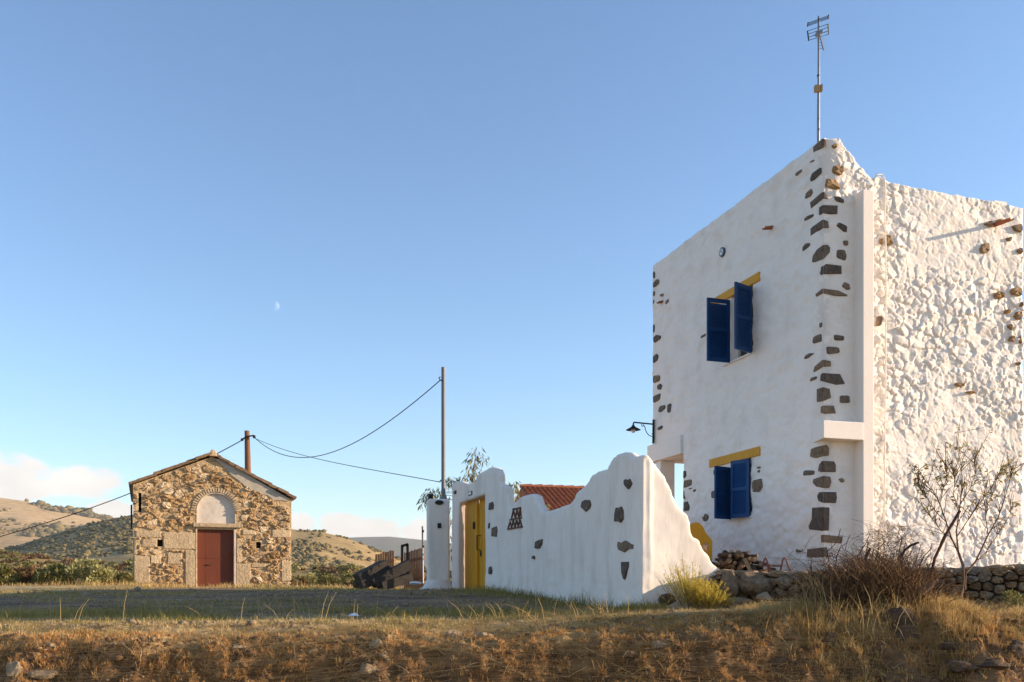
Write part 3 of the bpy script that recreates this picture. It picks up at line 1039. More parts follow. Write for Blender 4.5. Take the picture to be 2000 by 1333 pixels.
# pilaster, ledge at the corner, porch beam and column
mb = MB()
zpt = HR.shift(0.2).uz(1695, 371)[1]
mb.pbox(HR, PIL_U0, PIL_U1, ZB, zpt, -0.05, 0.2)
mb.build('pilaster', MATS['smooth_white'], house, bevel=0.012)
mb = MB()
zl1 = HR.shift(0.21).uz(1645, 823)[1]
zl0 = HR.shift(0.21).uz(1645, 858)[1]
lo = 0.15
ends = HL.shift(lo).uz(1566, 860)[0]
mb.add([HL.P(-0.212, zl0, lo), HR.P(PIL_U0 + 0.004, zl0, 0.212), HR.P(PIL_U0 + 0.004, zl0, -0.05), HL.P(ends, zl0, -0.02),
        HL.P(-0.212, zl1, lo), HR.P(PIL_U0 + 0.004, zl1, 0.212), HR.P(PIL_U0 + 0.004, zl1, -0.05), HL.P(ends, zl1, -0.02)],
       [(3, 2, 1, 0), (4, 5, 6, 7), (0, 1, 5, 4), (1, 2, 6, 5), (2, 3, 7, 6), (3, 0, 4, 7)])
mb.build('corner_ledge', MATS['smooth_white'], house, bevel=0.012)
mb = MB()
pb0 = HL.shift(0.055).uz(1329, 850)
mb.pbox(HL, pb0[0], HL.shift(0.055).uz(1264, 880)[0], LOG_Z + 0.002, pb0[1], -0.28, 0.055)
mb.build('porch_beam', MATS['smooth_white'], house, bevel=0.01)
mb = MB()
cu0, cu1 = HL.uz(1290, 950)[0], HL.uz(1281, 950)[0]
mb.pbox(HL, cu0, cu1, ZB, LOG_Z - 0.001, -0.33, -0.002)
mb.build('porch_column', MATS['smooth_white'], house, bevel=0.015)

# windows, lintels, shutters
def shutter(hx, z0, z1, ang, sgn, w, name='shutter'):
    """hinged at u = hx; sgn +1 opens from the near jamb, -1 from the far jamb; ang 0 = closed"""
    a = R(ang)
    du, do = sgn * math.cos(a), math.sin(a)
    B = Vector(HL.P(hx, 0, 0.03))
    t = Vector(HL.P(hx + du, 0, 0.03 + do)) - B
    nrm = t.cross(Vector((0, 0, 1)))

    def bx(mb_, s0, s1, za, zb, d0, d1, tilt=0.0):
        pts = []
        for (zz, tl) in ((za, -tilt), (zb, tilt)):
            for (s_, d_) in ((s0, d0), (s1, d0), (s1, d1), (s0, d1)):
                p = B + t * s_ + nrm * (d_ + tl)
                pts.append((p.x, p.y, zz))
        mb_.hexa(pts)
    th = 0.018
    f = MB()
    bx(f, 0, 0.06, z0, z1, -th, th)
    bx(f, w - 0.06, w, z0, z1, -th, th)
    bx(f, 0.061, w - 0.061, z0, z0 + 0.07, -th, th)
    bx(f, 0.061, w - 0.061, z1 - 0.07, z1, -th, th)
    bx(f, 0.061, w - 0.061, (z0 + z1) / 2 - 0.03, (z0 + z1) / 2 + 0.03, -th, th)
    fo = f.build(name, MATS['blue_paint'], house)
    s = MB()
    z = z0 + 0.06
    while z < z1 - 0.10:
        if True:
            bx(s, 0.062, w - 0.062, z, z + 0.052, -0.004, 0.004, 0.012)
        z += 0.044
    lo_ = s.build('louvres', MATS['blue_paint'], fo_parent(fo))
    lo_['kind'] = 'stuff'
    for zz in (z0 + 0.12, (z0 + z1) / 2, z1 - 0.12):
        h = MB()
        bx(h, -0.02, 0.03, zz - 0.025, zz + 0.025, th + 0.001, th + 0.02)
        h.build('hinge', MATS['black_metal'], fo_parent(fo))


def fo_parent(o):
    o['_at'] = (0, 0, 0)
    return o


for (w, lin, a_near, a_far, sw) in ((W1, ((1387, 588), (1485, 531), (1485, 548)), 114, 88, 0.46), (W2, ((1387.5, 900), (1485.6, 872), (1485.6, 890)), 17, 70, 0.42)):
    u0, u1, z0, z1 = w
    fr = MB()
    o0, o1 = -0.2, -0.14
    fw = 0.06
    fr.pbox(HL, u0 + 0.002, u0 + fw, z0, z1, o0, o1)
    fr.pbox(HL, u1 - fw, u1 - 0.002, z0, z1, o0, o1)
    fr.pbox(HL, u0 + fw + 0.001, u1 - fw - 0.001, z0, z0 + fw, o0, o1)
    fr.pbox(HL, u0 + fw + 0.001, u1 - fw - 0.001, z1 - fw, z1, o0, o1)
    um = (u0 + u1) / 2
    fr.pbox(HL, um - 0.045, um + 0.045, z0 + fw + 0.001, z1 - fw - 0.001, o0 - 0.002, o1 + 0.012)
    fo = fr.build('window', MATS['frame_grey'], house)
    for (a, b) in ((u0 + fw + 0.001, um - 0.046), (um + 0.046, u1 - fw - 0.001)):
        MB().pbox(HL, a, b, z0 + fw + 0.001, z1 - fw - 0.001, -0.176, -0.168).build('pane', MATS['glass_dark'], fo_parent(fo))
    MB().pbox(HL, u0 - 0.02, u1 + 0.25, z0 - 0.035, z0 - 0.001, -0.2, 0.035).build('sill', MATS['smooth_white'], fo_parent(fo), bevel=0.006)
    lu1, lu0 = HL.uz(*lin[0])[0], HL.uz(*lin[1])[0]
    MB().pbox(HL, lu0, lu1, HL.uz(*lin[2])[1], HL.uz(*lin[1])[1], -0.2, 0.03).build('lintel', MATS['yellow_paint'], house, bevel=0.008)
    shutter(u0, z0 - 0.02, z1 - (0.10 if a_near > 90 else 0.03), a_near, 1, sw)
    shutter(u1, z0 - 0.02, z1 - 0.11, a_far, -1, sw)


# exposed stones, surveyed from the photograph in (zoom) pixels
def zp(o, s, pts):
    return [(o[0] + x / s, o[1] + y / s) for (x, y) in pts]


Z7, Z6, Z4, Z5, Z3 = ((1300, 250), 4.3), ((1540, 250), 3.333), ((1200, 480), 3.174), ((1220, 780), 3.332), ((900, 860), 3.702)
Z1x = ((0, 0), 1.0)
QUOINS = [   # (zoom, left-face outline or None, right-face outline or None)
    (Z7, [(1243, 165), (1320, 92), (1324, 168), (1246, 210)], [(1324, 92), (1336, 108), (1344, 158), (1324, 168)]),
    (Z7, [(1213, 297), (1228, 282), (1250, 269), (1248, 278)], None),
    (Z7, [(1096, 385), (1150, 345), (1150, 372), (1098, 410)], None),
    (Z7, [(1218, 430), (1235, 385), (1310, 328), (1315, 378), (1262, 430), (1222, 455)], None),
    (Z7, [(1172, 600), (1182, 552), (1225, 510), (1240, 540), (1225, 570)], None),
    (Z7, [(1217, 632), (1250, 600), (1324, 540), (1324, 595), (1225, 678)], [(1324, 540), (1342, 550), (1363, 605), (1345, 602), (1324, 595)]),
    (Z7, None, [(1408, 578), (1445, 577), (1495, 605), (1495, 635), (1410, 612)]),
    (Z7, [(1297, 668), (1324, 650), (1324, 718), (1297, 735)], [(1324, 650), (1442, 655), (1440, 725), (1380, 728), (1324, 718)]),
    (Z7, [(1170, 768), (1200, 740), (1245, 724), (1245, 742), (1172, 785)], None),
    (Z7, [(1222, 850), (1250, 825), (1324, 772), (1324, 842), (1222, 910)], [(1324, 772), (1360, 790), (1367, 842), (1324, 842)]),
    (Z7, None, [(1430, 825), (1450, 795), (1522, 828), (1520, 880), (1490, 872)]),
    (Z7, None, [(1492, 948), (1530, 950), (1530, 990), (1494, 988)]),
    (Z7, [(1154, 1005), (1180, 970), (1220, 968), (1218, 995), (1155, 1045)], None),
    (Z7, [(1235, 1130), (1240, 1080), (1280, 1020), (1324, 985), (1324, 1105), (1260, 1130)], [(1324, 985), (1360, 985), (1380, 1010), (1375, 1050), (1324, 1105)]),
    (Z7, None, [(1428, 1090), (1435, 1025), (1500, 1025), (1518, 1080), (1505, 1120)]),
    (Z7, [(1303, 1220), (1324, 1160), (1324, 1230), (1303, 1228)], [(1324, 1160), (1345, 1145), (1475, 1160), (1478, 1228), (1324, 1230)]),
    (Z6, None, [(345, 1035), (360, 1003), (395, 1020), (400, 1055), (375, 1058)]),
    (Z6, [(180, 1085), (226, 1048), (226, 1078), (185, 1100)], [(226, 1048), (320, 1060), (382, 1090), (380, 1100), (300, 1095), (226, 1078)]),
    (Z6, [(205, 1275), (222, 1265), (220, 1298), (206, 1302)], None),
    (Z4, [(1232, 605), (1238, 565), (1285, 545), (1288, 595), (1240, 608)], None),
    (Z1x, None, [(1628, 654), (1648, 657), (1648, 666), (1629, 665)]),
    (Z1x, None, [(1613, 677), (1638, 679), (1640, 690), (1615, 693)]),
    (Z4, [(1178, 705), (1190, 680), (1215, 667), (1243, 667), (1205, 695)], None),
    (Z4, [(1237, 785), (1245, 750), (1295, 708), (1295, 752), (1240, 785)], [(1295, 708), (1340, 718), (1340, 748), (1295, 752)]),
    (Z4, [(1215, 843), (1220, 822), (1258, 810), (1255, 828)], None),
    (Z4, [(1283, 840), (1283, 800), (1295, 790), (1295, 842)], [(1295, 790), (1397, 797), (1428, 857), (1371, 866), (1295, 842)]),
    (Z4, [(1260, 970), (1258, 890), (1295, 878), (1295, 965)], [(1295, 878), (1333, 889), (1340, 946), (1295, 965)]),
    (Z4, [(1285, 1038), (1285, 1000), (1295, 993), (1295, 1040)], [(1295, 993), (1358, 993), (1371, 1041), (1295, 1044)]),
    (Z1x, None, [(1640, 773), (1658, 773), (1660, 788), (1640, 788)]),
    (Z5, [(1210, 375), (1215, 325), (1245, 312), (1292, 302), (1292, 372), (1245, 385)], [(1292, 302), (1312, 298), (1327, 320), (1325, 368), (1292, 372)]),
    (Z5, [(1265, 470), (1270, 425), (1292, 402), (1292, 474)], [(1292, 402), (1360, 405), (1373, 430), (1372, 475), (1292, 474)]),
    (Z5, [(1163, 500), (1170, 463), (1238, 465), (1235, 490), (1215, 494)], None),
    (Z5, [(1227, 545), (1232, 520), (1292, 500), (1292, 578), (1250, 570)], [(1292, 500), (1335, 505), (1342, 540), (1330, 578), (1292, 578)]),
    (Z5, None, [(1390, 520), (1410, 513), (1428, 525), (1424, 543), (1405, 543)]),
    (Z5, [(1258, 630), (1270, 606), (1292, 604), (1292, 675), (1268, 665)], [(1292, 604), (1375, 605), (1380, 640), (1372, 677), (1292, 675)]),
    (Z5, [(1200, 830), (1222, 780), (1225, 705), (1292, 702), (1292, 858), (1205, 850)], [(1292, 702), (1330, 705), (1325, 855), (1292, 858)]),
    (Z5, [(1284, 930), (1284, 887), (1292, 882), (1292, 932)], [(1292, 882), (1418, 895), (1412, 938), (1292, 932)]),
    (Z5, [(1118, 1000), (1120, 975), (1168, 972), (1168, 995)], None),
    (Z5, [(1188, 1030), (1190, 975), (1292, 965), (1292, 1030), (1250, 1033)], [(1292, 965), (1312, 962), (1325, 1025), (1292, 1030)]),
    (Z4, [(244, 166), (250, 160), (252, 195), (244, 205)], None),
    (Z4, [(242, 232), (265, 208), (278, 215), (278, 235), (242, 265)], None),
    (Z4, [(243, 285), (250, 282), (250, 308), (243, 314)], None),
    (Z4, [(243, 340), (249, 336), (249, 358), (243, 362)], None),
    (Z4, [(243, 492), (250, 488), (251, 536), (243, 542)], None),
    (Z4, [(242, 572), (262, 553), (288, 560), (285, 580), (245, 605)], None),
    (Z4, [(242, 690), (262, 670), (275, 685), (268, 715), (242, 732)], None),
    (Z4, [(242, 808), (280, 803), (278, 840), (242, 855)], None),
    (Z4, [(268, 870), (285, 855), (298, 870), (292, 895), (270, 893)], None),
    (Z4, [(242, 935), (288, 915), (282, 955), (242, 977)], None),
    (Z4, [(272, 1030), (285, 995), (315, 988), (315, 1010), (285, 1033)], None),
    (Z4, [(330, 990), (345, 978), (355, 995), (350, 1037), (332, 1038)], None),
    (Z4, [(270, 1130), (297, 1115), (297, 1135), (272, 1145)], None),
    (Z4, [(284, 316), (290, 300), (308, 298), (304, 316)], None),
    (Z4, [(318, 366), (324, 340), (340, 332), (338, 350)], None),
    (Z4, [(538, 578), (542, 560), (570, 545), (568, 558)], None),
    (Z5, [(582, 492), (583, 462), (600, 458), (600, 495)], None),
    (Z5, [(830, 605), (832, 530), (900, 513), (900, 575), (875, 605)], None),
    (Z5, [(568, 645), (568, 600), (598, 592), (598, 645)], None),
    (Z5, [(507, 775), (515, 750), (535, 745), (548, 765), (542, 795), (520, 798)], None),
    (Z5, [(865, 452), (868, 442), (886, 438), (885, 450)], None),
    (Z5, [(870, 478), (872, 464), (883, 460), (883, 476)], None),
    (Z5, [(386, 515), (386, 465), (400, 468), (405, 500), (395, 515)], None),
    (Z5, [(386, 575), (388, 530), (435, 522), (440, 560), (390, 580)], None),
    (Z5, [(386, 652), (386, 595), (395, 600), (396, 650)], None),
    (Z5, [(387, 728), (388, 670), (410, 665), (425, 700), (420, 725)], None),
    (Z5, [(420, 588), (424, 580), (440, 576), (438, 584)], None),
    (Z5, [(450, 605), (452, 590), (466, 586), (464, 596)], None),
]
RUSTY = [
    (Z7, [(1390, 150), (1420, 135), (1445, 150), (1425, 178), (1400, 170)]),
    (Z7, [(1395, 360), (1405, 322), (1490, 322), (1495, 365), (1470, 405), (1405, 385)]),
    (Z7, [(1334, 470), (1345, 430), (1430, 440), (1470, 520), (1400, 515), (1336, 500)]),
    (Z6, [(1272, 625), (1310, 605), (1335, 625), (1325, 645)]),
    (Z6, [(1352, 622), (1360, 596), (1405, 598), (1412, 622)]),
    (Z6, [(1450, 640), (1510, 625), (1515, 685), (1470, 670)]),
    (Z6, [(1410, 720), (1445, 712), (1445, 740), (1420, 738)]),
    (Z6, [(1240, 790), (1260, 755), (1305, 750), (1300, 815), (1250, 820)]),
    (Z6, [(1480, 800), (1512, 780), (1514, 825), (1490, 815)]),
    (Z6, [(1440, 1060), (1470, 1040), (1515, 1045), (1515, 1100), (1450, 1085)]),
    (Z6, [(1340, 1085), (1365, 1065), (1395, 1075), (1400, 1110), (1345, 1110)]),
    (Z6, [(1398, 1192), (1420, 1184), (1446, 1188), (1440, 1208), (1410, 1208)]),
    (Z6, [(1500, 1145), (1516, 1130), (1516, 1168), (1502, 1165)]),
    (Z6, [(1425, 1290), (1445, 1275), (1465, 1315), (1440, 1322)]),
    (Z6, [(625, 760), (632, 695), (665, 705), (678, 768)]),
    (Z6, [(588, 745), (592, 725), (608, 728), (608, 760), (595, 762)]),
    (Z6, [(565, 1290), (570, 1228), (605, 1225), (600, 1290)]),
    (((1640, 560), 3.03), [(1000, 325), (1004, 288), (1030, 290), (1032, 330)]),
    (((1640, 560), 3.03), [(1052, 335), (1055, 298), (1072, 290), (1074, 340)]),
    (((1640, 560), 3.03), [(1030, 458), (1050, 445), (1062, 450), (1060, 472)]),
    (((1640, 560), 3.03), [(680, 580), (690, 568), (735, 575), (735, 592), (690, 592)]),
    (((1640, 560), 3.03), [(745, 630), (750, 620), (800, 620), (802, 634)]),
    (((1640, 560), 3.03), [(1030, 175), (1040, 150), (1074, 148), (1074, 196), (1045, 195)]),
]


def face_pts(pl, zm, pts, umin=None, umax=None):
    o, s = zm
    r_ = []
    for (x, y) in pts:
        u, z = pl.uz(o[0] + x / s, o[1] + y / s)
        if umin is not None:
            u = max(u, umin)
        if umax is not None:
            u = min(u, umax)
        r_.append((u, z))
    return r_


for (zm, lp, rp_) in QUOINS:
    mb = MB()
    both = lp is not None and rp_ is not None
    if lp is not None:
        q = face_pts(HL, zm, lp, umin=-0.014 if both else 0.02, umax=ULEN - 0.002)
        add_stone(mb, HL, q if both else chaikin(q, 0.14), -0.06, 0.020, 0.10, 0.9)
    if rp_ is not None:
        q = face_pts(HR, zm, rp_, umin=-0.014 if both else 0.02)
        add_stone(mb, HR, q if both else chaikin(q, 0.14), -0.06, 0.020, 0.10, 0.9)
    mb.build('exposed_stone', MATS['dark_stone'], house)
for (zm, pts) in RUSTY:
    mb = MB()
    add_stone(mb, HR, chaikin(face_pts(HR, zm, pts, umin=0.03, umax=RLEN - 0.01), 0.16), -0.06, 0.036, 0.35, 0.8)
    mb.build('exposed_stone', MATS['rust_stone'], house)


# clay water spouts, plaque, cable
def spout(pl, px, py, length, m):
    u, z = pl.uz(px, py)
    mb = MB()
    n = 8
    vs = []
    for (o_, rr_, dz) in ((-0.05, 0.06, 0.01), (length, 0.05, -0.03)):
        for (rad, k) in ((rr_, 0), (rr_ - 0.014, 1)):
            for i in range(n + 1):
                a = math.pi + math.pi * i / n
                vs.append(pl.P(u + math.cos(a) * rad, z + dz + math.sin(a) * rad * 0.8, o_))
    N1 = n + 1
    fs = []
    for i in range(n):
        fs.append((i, i + 1, 2 * N1 + i + 1, 2 * N1 + i))
        fs.append((N1 + i + 1, N1 + i, 3 * N1 + i, 3 * N1 + i + 1))
        fs.append((2 * N1 + i, 2 * N1 + i + 1, 3 * N1 + i + 1, 3 * N1 + i))
        fs.append((i + 1, i, N1 + i, N1 + i + 1))
    fs.append((0, 2 * N1, 3 * N1, N1))
    fs.append((n, N1 + n, 3 * N1 + n, 2 * N1 + n))
    mb.add(vs, fs)
    mb.build('water_spout', m, house)


spout(HL, 1507, 443, 0.15, MATS['terracotta'])
spout(HL, 1293, 588, 0.10, MATS['terracotta'])
spout(HR, 1944, 438, 0.34, MATS['terracotta'])
pu, pz = HL.uz(1412, 493)
ax = Matrix((Vector(DL + (0,)), Vector((0, 0, 1)), Vector((HL.nx, HL.ny, 0)))).transposed()
mb = MB()
mb.lathe(HL.P(pu, pz, 0.0), [(0.085, -0.02), (0.085, 0.03), (0.062, 0.036), (0.062, 0.026)], 24, ax)
pq = mb.build('round_plaque', mat('plaque_blue', [(0.05, 0.065, 0.10), (0.09, 0.11, 0.16)], 8, 4, 0.1, 30, 0.5), house)
MB().lathe(HL.P(pu, pz, 0.0), [(0.058, 0.027), (0.058, 0.034)], 24, ax).build('plaque_disc', MATS['lamp_white'], fo_parent(pq))
mb = MB()
mb.bar(HL.P(pu - 0.032, pz - 0.028, 0.036), HL.P(pu + 0.03, pz + 0.03, 0.036), 0.012, 0.006, up=(HL.nx, HL.ny, 0))
mb.bar(HL.P(pu - 0.03, pz + 0.006, 0.037), HL.P(pu + 0.012, pz + 0.034, 0.037), 0.007, 0.005, up=(HL.nx, HL.ny, 0))
mb.build('plaque_emblem', MATS['plaque_blue'], fo_parent(pq))
path = [HR.P(*HR.uz(x, y), 0.06) for (x, y) in ((1703, 352), (1708, 344), (1718, 345), (1722, 352), (1724, 372), (1723, 420), (1724.5, 470), (1726, 560), (1725, 660), (1724, 780), (1723, 900), (1722, 1010), (1722, 1110))]
MB().tube(path, 0.011, 6).build('wall_cable', MATS['white_cable'], house, smooth=True)

# ------------------------------------------------------------------ antenna on the roof
AD = 15.3
ant = thing('television_antenna', 'tall thin television antenna mast rising from the white house roof', 'antenna', pix(1598, 240, AD))


def ap(zx, zy, dy=0.0):
    return pix(1540 + zx / 4.758, zy / 4.758, AD + dy)


b_ = ap(277, 1240)
MB().tube([(b_.x, b_.y, ZR - 0.05), ap(278, 1100), ap(281, 640), ap(281, 155)], [0.024, 0.024, 0.019, 0.017], 10).build('mast', MATS['mast_metal'], ant, smooth=True)
top = MB()
for k in range(4):
    top.tube([ap(180, 217 + k * 9, -0.05 + k * 0.03), ap(372, 147 + k * 9, -0.05 + k * 0.03)], 0.0045, 5)
top.tube([ap(182, 212, -0.06), ap(176, 247, 0.06)], 0.010, 5)
top.tube([ap(372, 142, -0.06), ap(368, 178, 0.06)], 0.010, 5)
top.build('upper_reflector', MATS['black_metal'], ant)
low_ = MB()
for (a, b, c) in ((290, 225, 0.0), (320, 255, 0.02), (350, 290, 0.04), (380, 322, 0.06)):
    low_.tube([ap(180, a, c), ap(371, b, c)], 0.0045, 5)
low_.tube([ap(176, 288, -0.01), ap(188, 381, 0.07)], 0.011, 5)
low_.tube([ap(368, 222, -0.01), ap(374, 320, 0.07)], 0.011, 5)
low_.build('lower_reflector', MATS['black_metal'], ant)
bm_ = MB()
bm_.tube([ap(283, 300, -0.1), ap(325, 465, -0.75)], 0.011, 6)
for (t_, wd) in ((0.1, 60), (0.25, 46), (0.42, 42), (0.58, 38), (0.75, 36), (0.92, 34)):
    c = ap(283, 300, -0.1).lerp(ap(325, 465, -0.75), t_)
    e = Vector((wd / 4.758 / FPX * AD, 0.02, wd * 0.32 / 4.758 / FPX * AD))
    bm_.tube([c - e, c + e], 0.004, 5)
bm_.box(ap(300, 298, -0.12), (0.04, 0.06, 0.05))
bm_.box(ap(262, 318, -0.05), (0.03, 0.06, 0.05))
bm_.build('boom', MATS['mast_metal'], ant)
MB().box(ap(265, 828, -0.03), (0.085, 0.06, 0.10)).box(ap(305, 822, -0.02), (0.03, 0.05, 0.11)).build('amplifier_box', mat('amp_yellow', [(0.33, 0.21, 0.08), (0.42, 0.28, 0.12)], 8, 3, 0, 9, 0.6), ant)
MB().tube([ap(275, 1210), ap(284, 1210)], 0.035, 6).tube([ap(274, 1112), ap(283, 1112)], 0.028, 6).tube([ap(268, 706), ap(286, 706)], 0.024, 6).build('clamp', MATS['black_metal'], ant)

# ------------------------------------------------------------------ wall lamp
lamp = thing('wall_lamp', 'black metal lamp with conical shade on a scrolled bracket at house corner', 'lamp', HL.P(ULEN - 0.02, HL.uz(1276, 830)[1], 0.02))
LD = HL.y + HL.dy * (ULEN - 0.02) - 0.1


def lp_(zx, zy):
    return pix(1200 + zx / 3.174, 480 + zy / 3.174, LD)


MB().bar(lp_(243, 1080), lp_(241, 1226), 0.045, 0.03, up=(0, 1, 0)).build('wall_plate', MATS['black_metal'], lamp)
MB().tube([lp_(243, 1108), lp_(180, 1102), lp_(122, 1096), lp_(118, 1100), lp_(117, 1122)], 0.016, 7).build('arm', MATS['black_metal'], lamp, smooth=True)
scr = [lp_(x, y) for (x, y) in ((172, 1106), (168, 1114), (174, 1122), (182, 1118), (178, 1110), (188, 1122), (192, 1140), (200, 1160), (214, 1176), (230, 1184), (240, 1178), (238, 1166), (230, 1168))]
MB().tube(scr, 0.009, 6).build('scroll', MATS['black_metal'], lamp, smooth=True)
lc = lp_(117, 1120)
MB().lathe(lc, [(0.02, 0.03), (0.035, 0.0), (0.055, -0.02), (0.155, -0.075), (0.15, -0.083), (0.05, -0.035), (0.02, -0.02)], 24).build('lamp_shade', MATS['black_metal'], lamp, smooth=True)
MB().lathe(lc + Vector((0, 0, -0.07)), [(0.03, 0.03), (0.045, 0.0), (0.045, -0.04), (0.03, -0.065), (0.008, -0.072)], 16).build('bulb', MATS['lamp_white'], lamp, smooth=True)

# ------------------------------------------------------------------ garden wall with the yellow gate
gw = thing('garden_wall', 'white plastered garden wall with scalloped top, embedded dark stones and yellow gate', 'wall', WL.P(3.5, -0.3))
OPN0, OPN1 = WL.uz(896, 1000)[0], WL.uz(947.6, 1000)[0]
OPZ = WL.uz(947.6, 966)[1]
prof = [(882, 946), (889, 941), (898, 940), (905, 944), (912, 946), (921, 943), (928, 939), (930, 932), (932, 927), (945, 919), (957, 913), (966, 914), (971, 918), (974.5, 930), (975, 946), (983, 948), (989.5, 951),
        (992, 970), (993.5, 992), (1000, 993), (1005, 982), (1014, 972), (1028, 967), (1040, 965), (1047, 970), (1050, 984), (1056, 995), (1062, 1001), (1075, 997), (1095, 990), (1113, 983),
        (1119, 976), (1125, 963), (1132, 956), (1142, 950), (1148, 942), (1155, 928), (1165, 922), (1185, 916), (1190, 905), (1197, 893), (1208, 887), (1220, 884), (1229, 885), (1238, 893), (1246, 893), (1256, 889)]
pw = [WL.uz(*q) for q in prof]
zb = -0.85
ucut = 2.3
zcut = float(np.interp(ucut, [q[0] for q in pw[::-1]], [q[1] for q in pw[::-1]]))
far_ = [q for q in pw if q[0] > ucut]
near_ = [q for q in pw if q[0] < ucut + 0.3]
poly = [(pw[0][0], zb)] + far_ + [(ucut, zcut), (ucut, zb), (OPN1, zb), (OPN1, OPZ), (OPN0, OPZ), (OPN0, zb)]
tmp = MB()
tmp.prism(WL, poly, -0.15, 0.0)
zf = OPZ + 0.14                                               # thicker frame round the gate
tmp.prism(WL, [(pw[0][0], zb), (pw[0][0], zf), (OPN1 - 0.35, zf), (OPN1 - 0.35, zb), (OPN1, zb), (OPN1, OPZ), (OPN0, OPZ), (OPN0, zb)], -0.30, -0.02)
tmp.prism(WL, [(near_[0][0], zb)] + near_ + [(0.02, pw[-1][1]), (0.02, zb)], -0.12, 0.0)
Z3p = [(1318, 106), (1332, 101), (1360, 118), (1400, 165), (1440, 215), (1480, 268), (1510, 338), (1540, 408), (1570, 468), (1600, 505), (1640, 535), (1652, 560), (1662, 610), (1668, 660), (1676, 700), (1700, 706),
       (1730, 722), (1742, 755), (1752, 790), (1788, 818), (1808, 850), (1820, 885), (1850, 910), (1880, 930)]
pg = [WG.uz(900 + x / 3.702, 860 + y / 3.702) for (x, y) in Z3p]
polyg = [(0.0, zb), (0.0, pg[0][1])] + pg + [(pg[-1][0] + 0.02, zb)]
tmp.prism(WG, polyg, -0.36, 0.0)
tmpo = link('garden_wall_raw', tmp.mesh('garden_wall_raw'), None)
md = tmpo.modifiers.new('r', 'REMESH')
md.mode = 'VOXEL'
md.voxel_size = 0.032
md = tmpo.modifiers.new('s', 'SMOOTH')
md.factor = 0.5
md.iterations = 5
dg = bpy.context.evaluated_depsgraph_get()
me = bpy.data.meshes.new_from_object(tmpo.evaluated_get(dg))
bpy.data.objects.remove(tmpo)
n = len(me.vertices)
co = np.empty(n * 3, np.float32)
no = np.empty(n * 3, np.float32)
me.vertices.foreach_get('co', co)
me.vertex_normals.foreach_get('vector', no)
co, no = co.reshape(-1, 3), no.reshape(-1, 3)
uu = co[:, 0] * 1.0 + co[:, 1] * 0.7
dd = 0.035 * (fbm(uu * 0.9, co[:, 2] * 1.3, 3, 101) - 0.5) + 0.012 * (fbm(uu * 3.2, co[:, 2] * 5.5, 3, 103) - 0.5)
lowz = sstep(0.9, 0.0, co[:, 2])
dd = dd + 0.03 * lowz * (fbm(uu * 4.0, co[:, 2] * 7, 3, 105) - 0.5)
co = co + no * dd[:, None]
me.vertices.foreach_set('co', co.ravel().astype(np.float32))
me.polygons.foreach_set('use_smooth', np.ones(len(me.polygons), bool))
me.name = 'plaster_wall'
me.materials.clear()
link('plaster_wall', me, MATS['plaster'], gw)
# fillet of plaster at the foot of the corner
WSTONES = [[(208, 505), (212, 455), (235, 445), (243, 470), (238, 500)], [(228, 695), (230, 635), (262, 622), (268, 650), (262, 700)], [(204, 640), (208, 604), (214, 598), (211, 630)],
           [(207, 960), (210, 920), (222, 912), (228, 940), (225, 968), (210, 970)], [(543, 785), (545, 735), (570, 722), (595, 715), (592, 755), (575, 785)], [(522, 858), (528, 835), (537, 840), (537, 860)],
           [(878, 485), (882, 445), (905, 432), (940, 435), (947, 465), (938, 495), (910, 518)], [(1187, 295), (1195, 282), (1215, 288), (1235, 278), (1250, 310), (1245, 330), (1215, 355), (1190, 325)],
           [(1118, 590), (1122, 540), (1135, 488), (1150, 500), (1165, 480), (1178, 510), (1180, 570), (1160, 598), (1140, 585)],
           [(1138, 765), (1140, 735), (1170, 745), (1195, 725), (1225, 745), (1255, 755), (1255, 785), (1220, 790), (1190, 812), (1150, 795)], [(1168, 880), (1222, 880), (1222, 915), (1190, 1010), (1170, 960)]]
for q in WSTONES:
    mb = MB()
    add_stone(mb, WL, face_pts(WL, Z3, q), -0.08, 0.035, 0.15, 0.9)
    mb.build('exposed_stone', MATS['dark_stone'], gw)
# grille of clay tiles set in triangles


def zw(x, y, o_=0.022):
    return Vector(WL.P(*WL.uz(900 + x / 3.702, 860 + y / 3.702), o_))


rows = [[(374, 566), (388, 508), (402, 561), (414, 503), (427, 556), (437, 499), (442, 550)], [(350, 636), (364, 590), (374, 632), (387, 584), (399, 628), (411, 580), (423, 624), (434, 575), (447, 620)]]
for row in rows:
    for a, b in zip(row[:-1], row[1:]):
        MB().bar(zw(*a), zw(*b), 0.026, 0.03, up=(WL.nx, WL.ny, 0)).build('clay_tile', MATS['clay_dark'], gw)
for a, b in (((384, 500), (440, 490)), ((362, 578), (446, 560)), ((346, 644), (452, 626))):
    MB().bar(zw(*a), zw(*b), 0.03, 0.034, up=(WL.nx, WL.ny, 0)).build('clay_tile', MATS['clay_dark'], gw)
# gate
DO = -0.17
WD = WL.shift(DO)
zbase = -0.06
usplit = WD.uz(933, 1000)[0]
far_u = WL.uz(896, 1000)[0] - 0.02
near_u = OPN1 + 0.02
for (a, b, rec) in ((usplit + 0.02, far_u, 0.0), (near_u, usplit + 0.06, -0.06)):
    leaf = MB()
    leaf.pbox(WL, a, b, zbase, OPZ + 0.02, DO + rec - 0.04, DO + rec)
    lf = leaf.build('gate_leaf', MATS['yellow_paint'], gw, bevel=0.006)
    w3 = (b - a) / 4
    for k in range(4):
        MB().pbox(WL, a + k * w3 + 0.012, a + (k + 1) * w3 - 0.012, zbase + 0.06, OPZ - 0.10, DO + rec + 0.001, DO + rec + 0.016).build('board', MATS['yellow_paint'], fo_parent(lf), bevel=0.004)
gl = [o for o in bpy.data.objects if o.name.startswith('gate_leaf')]
lc0 = usplit - 0.16
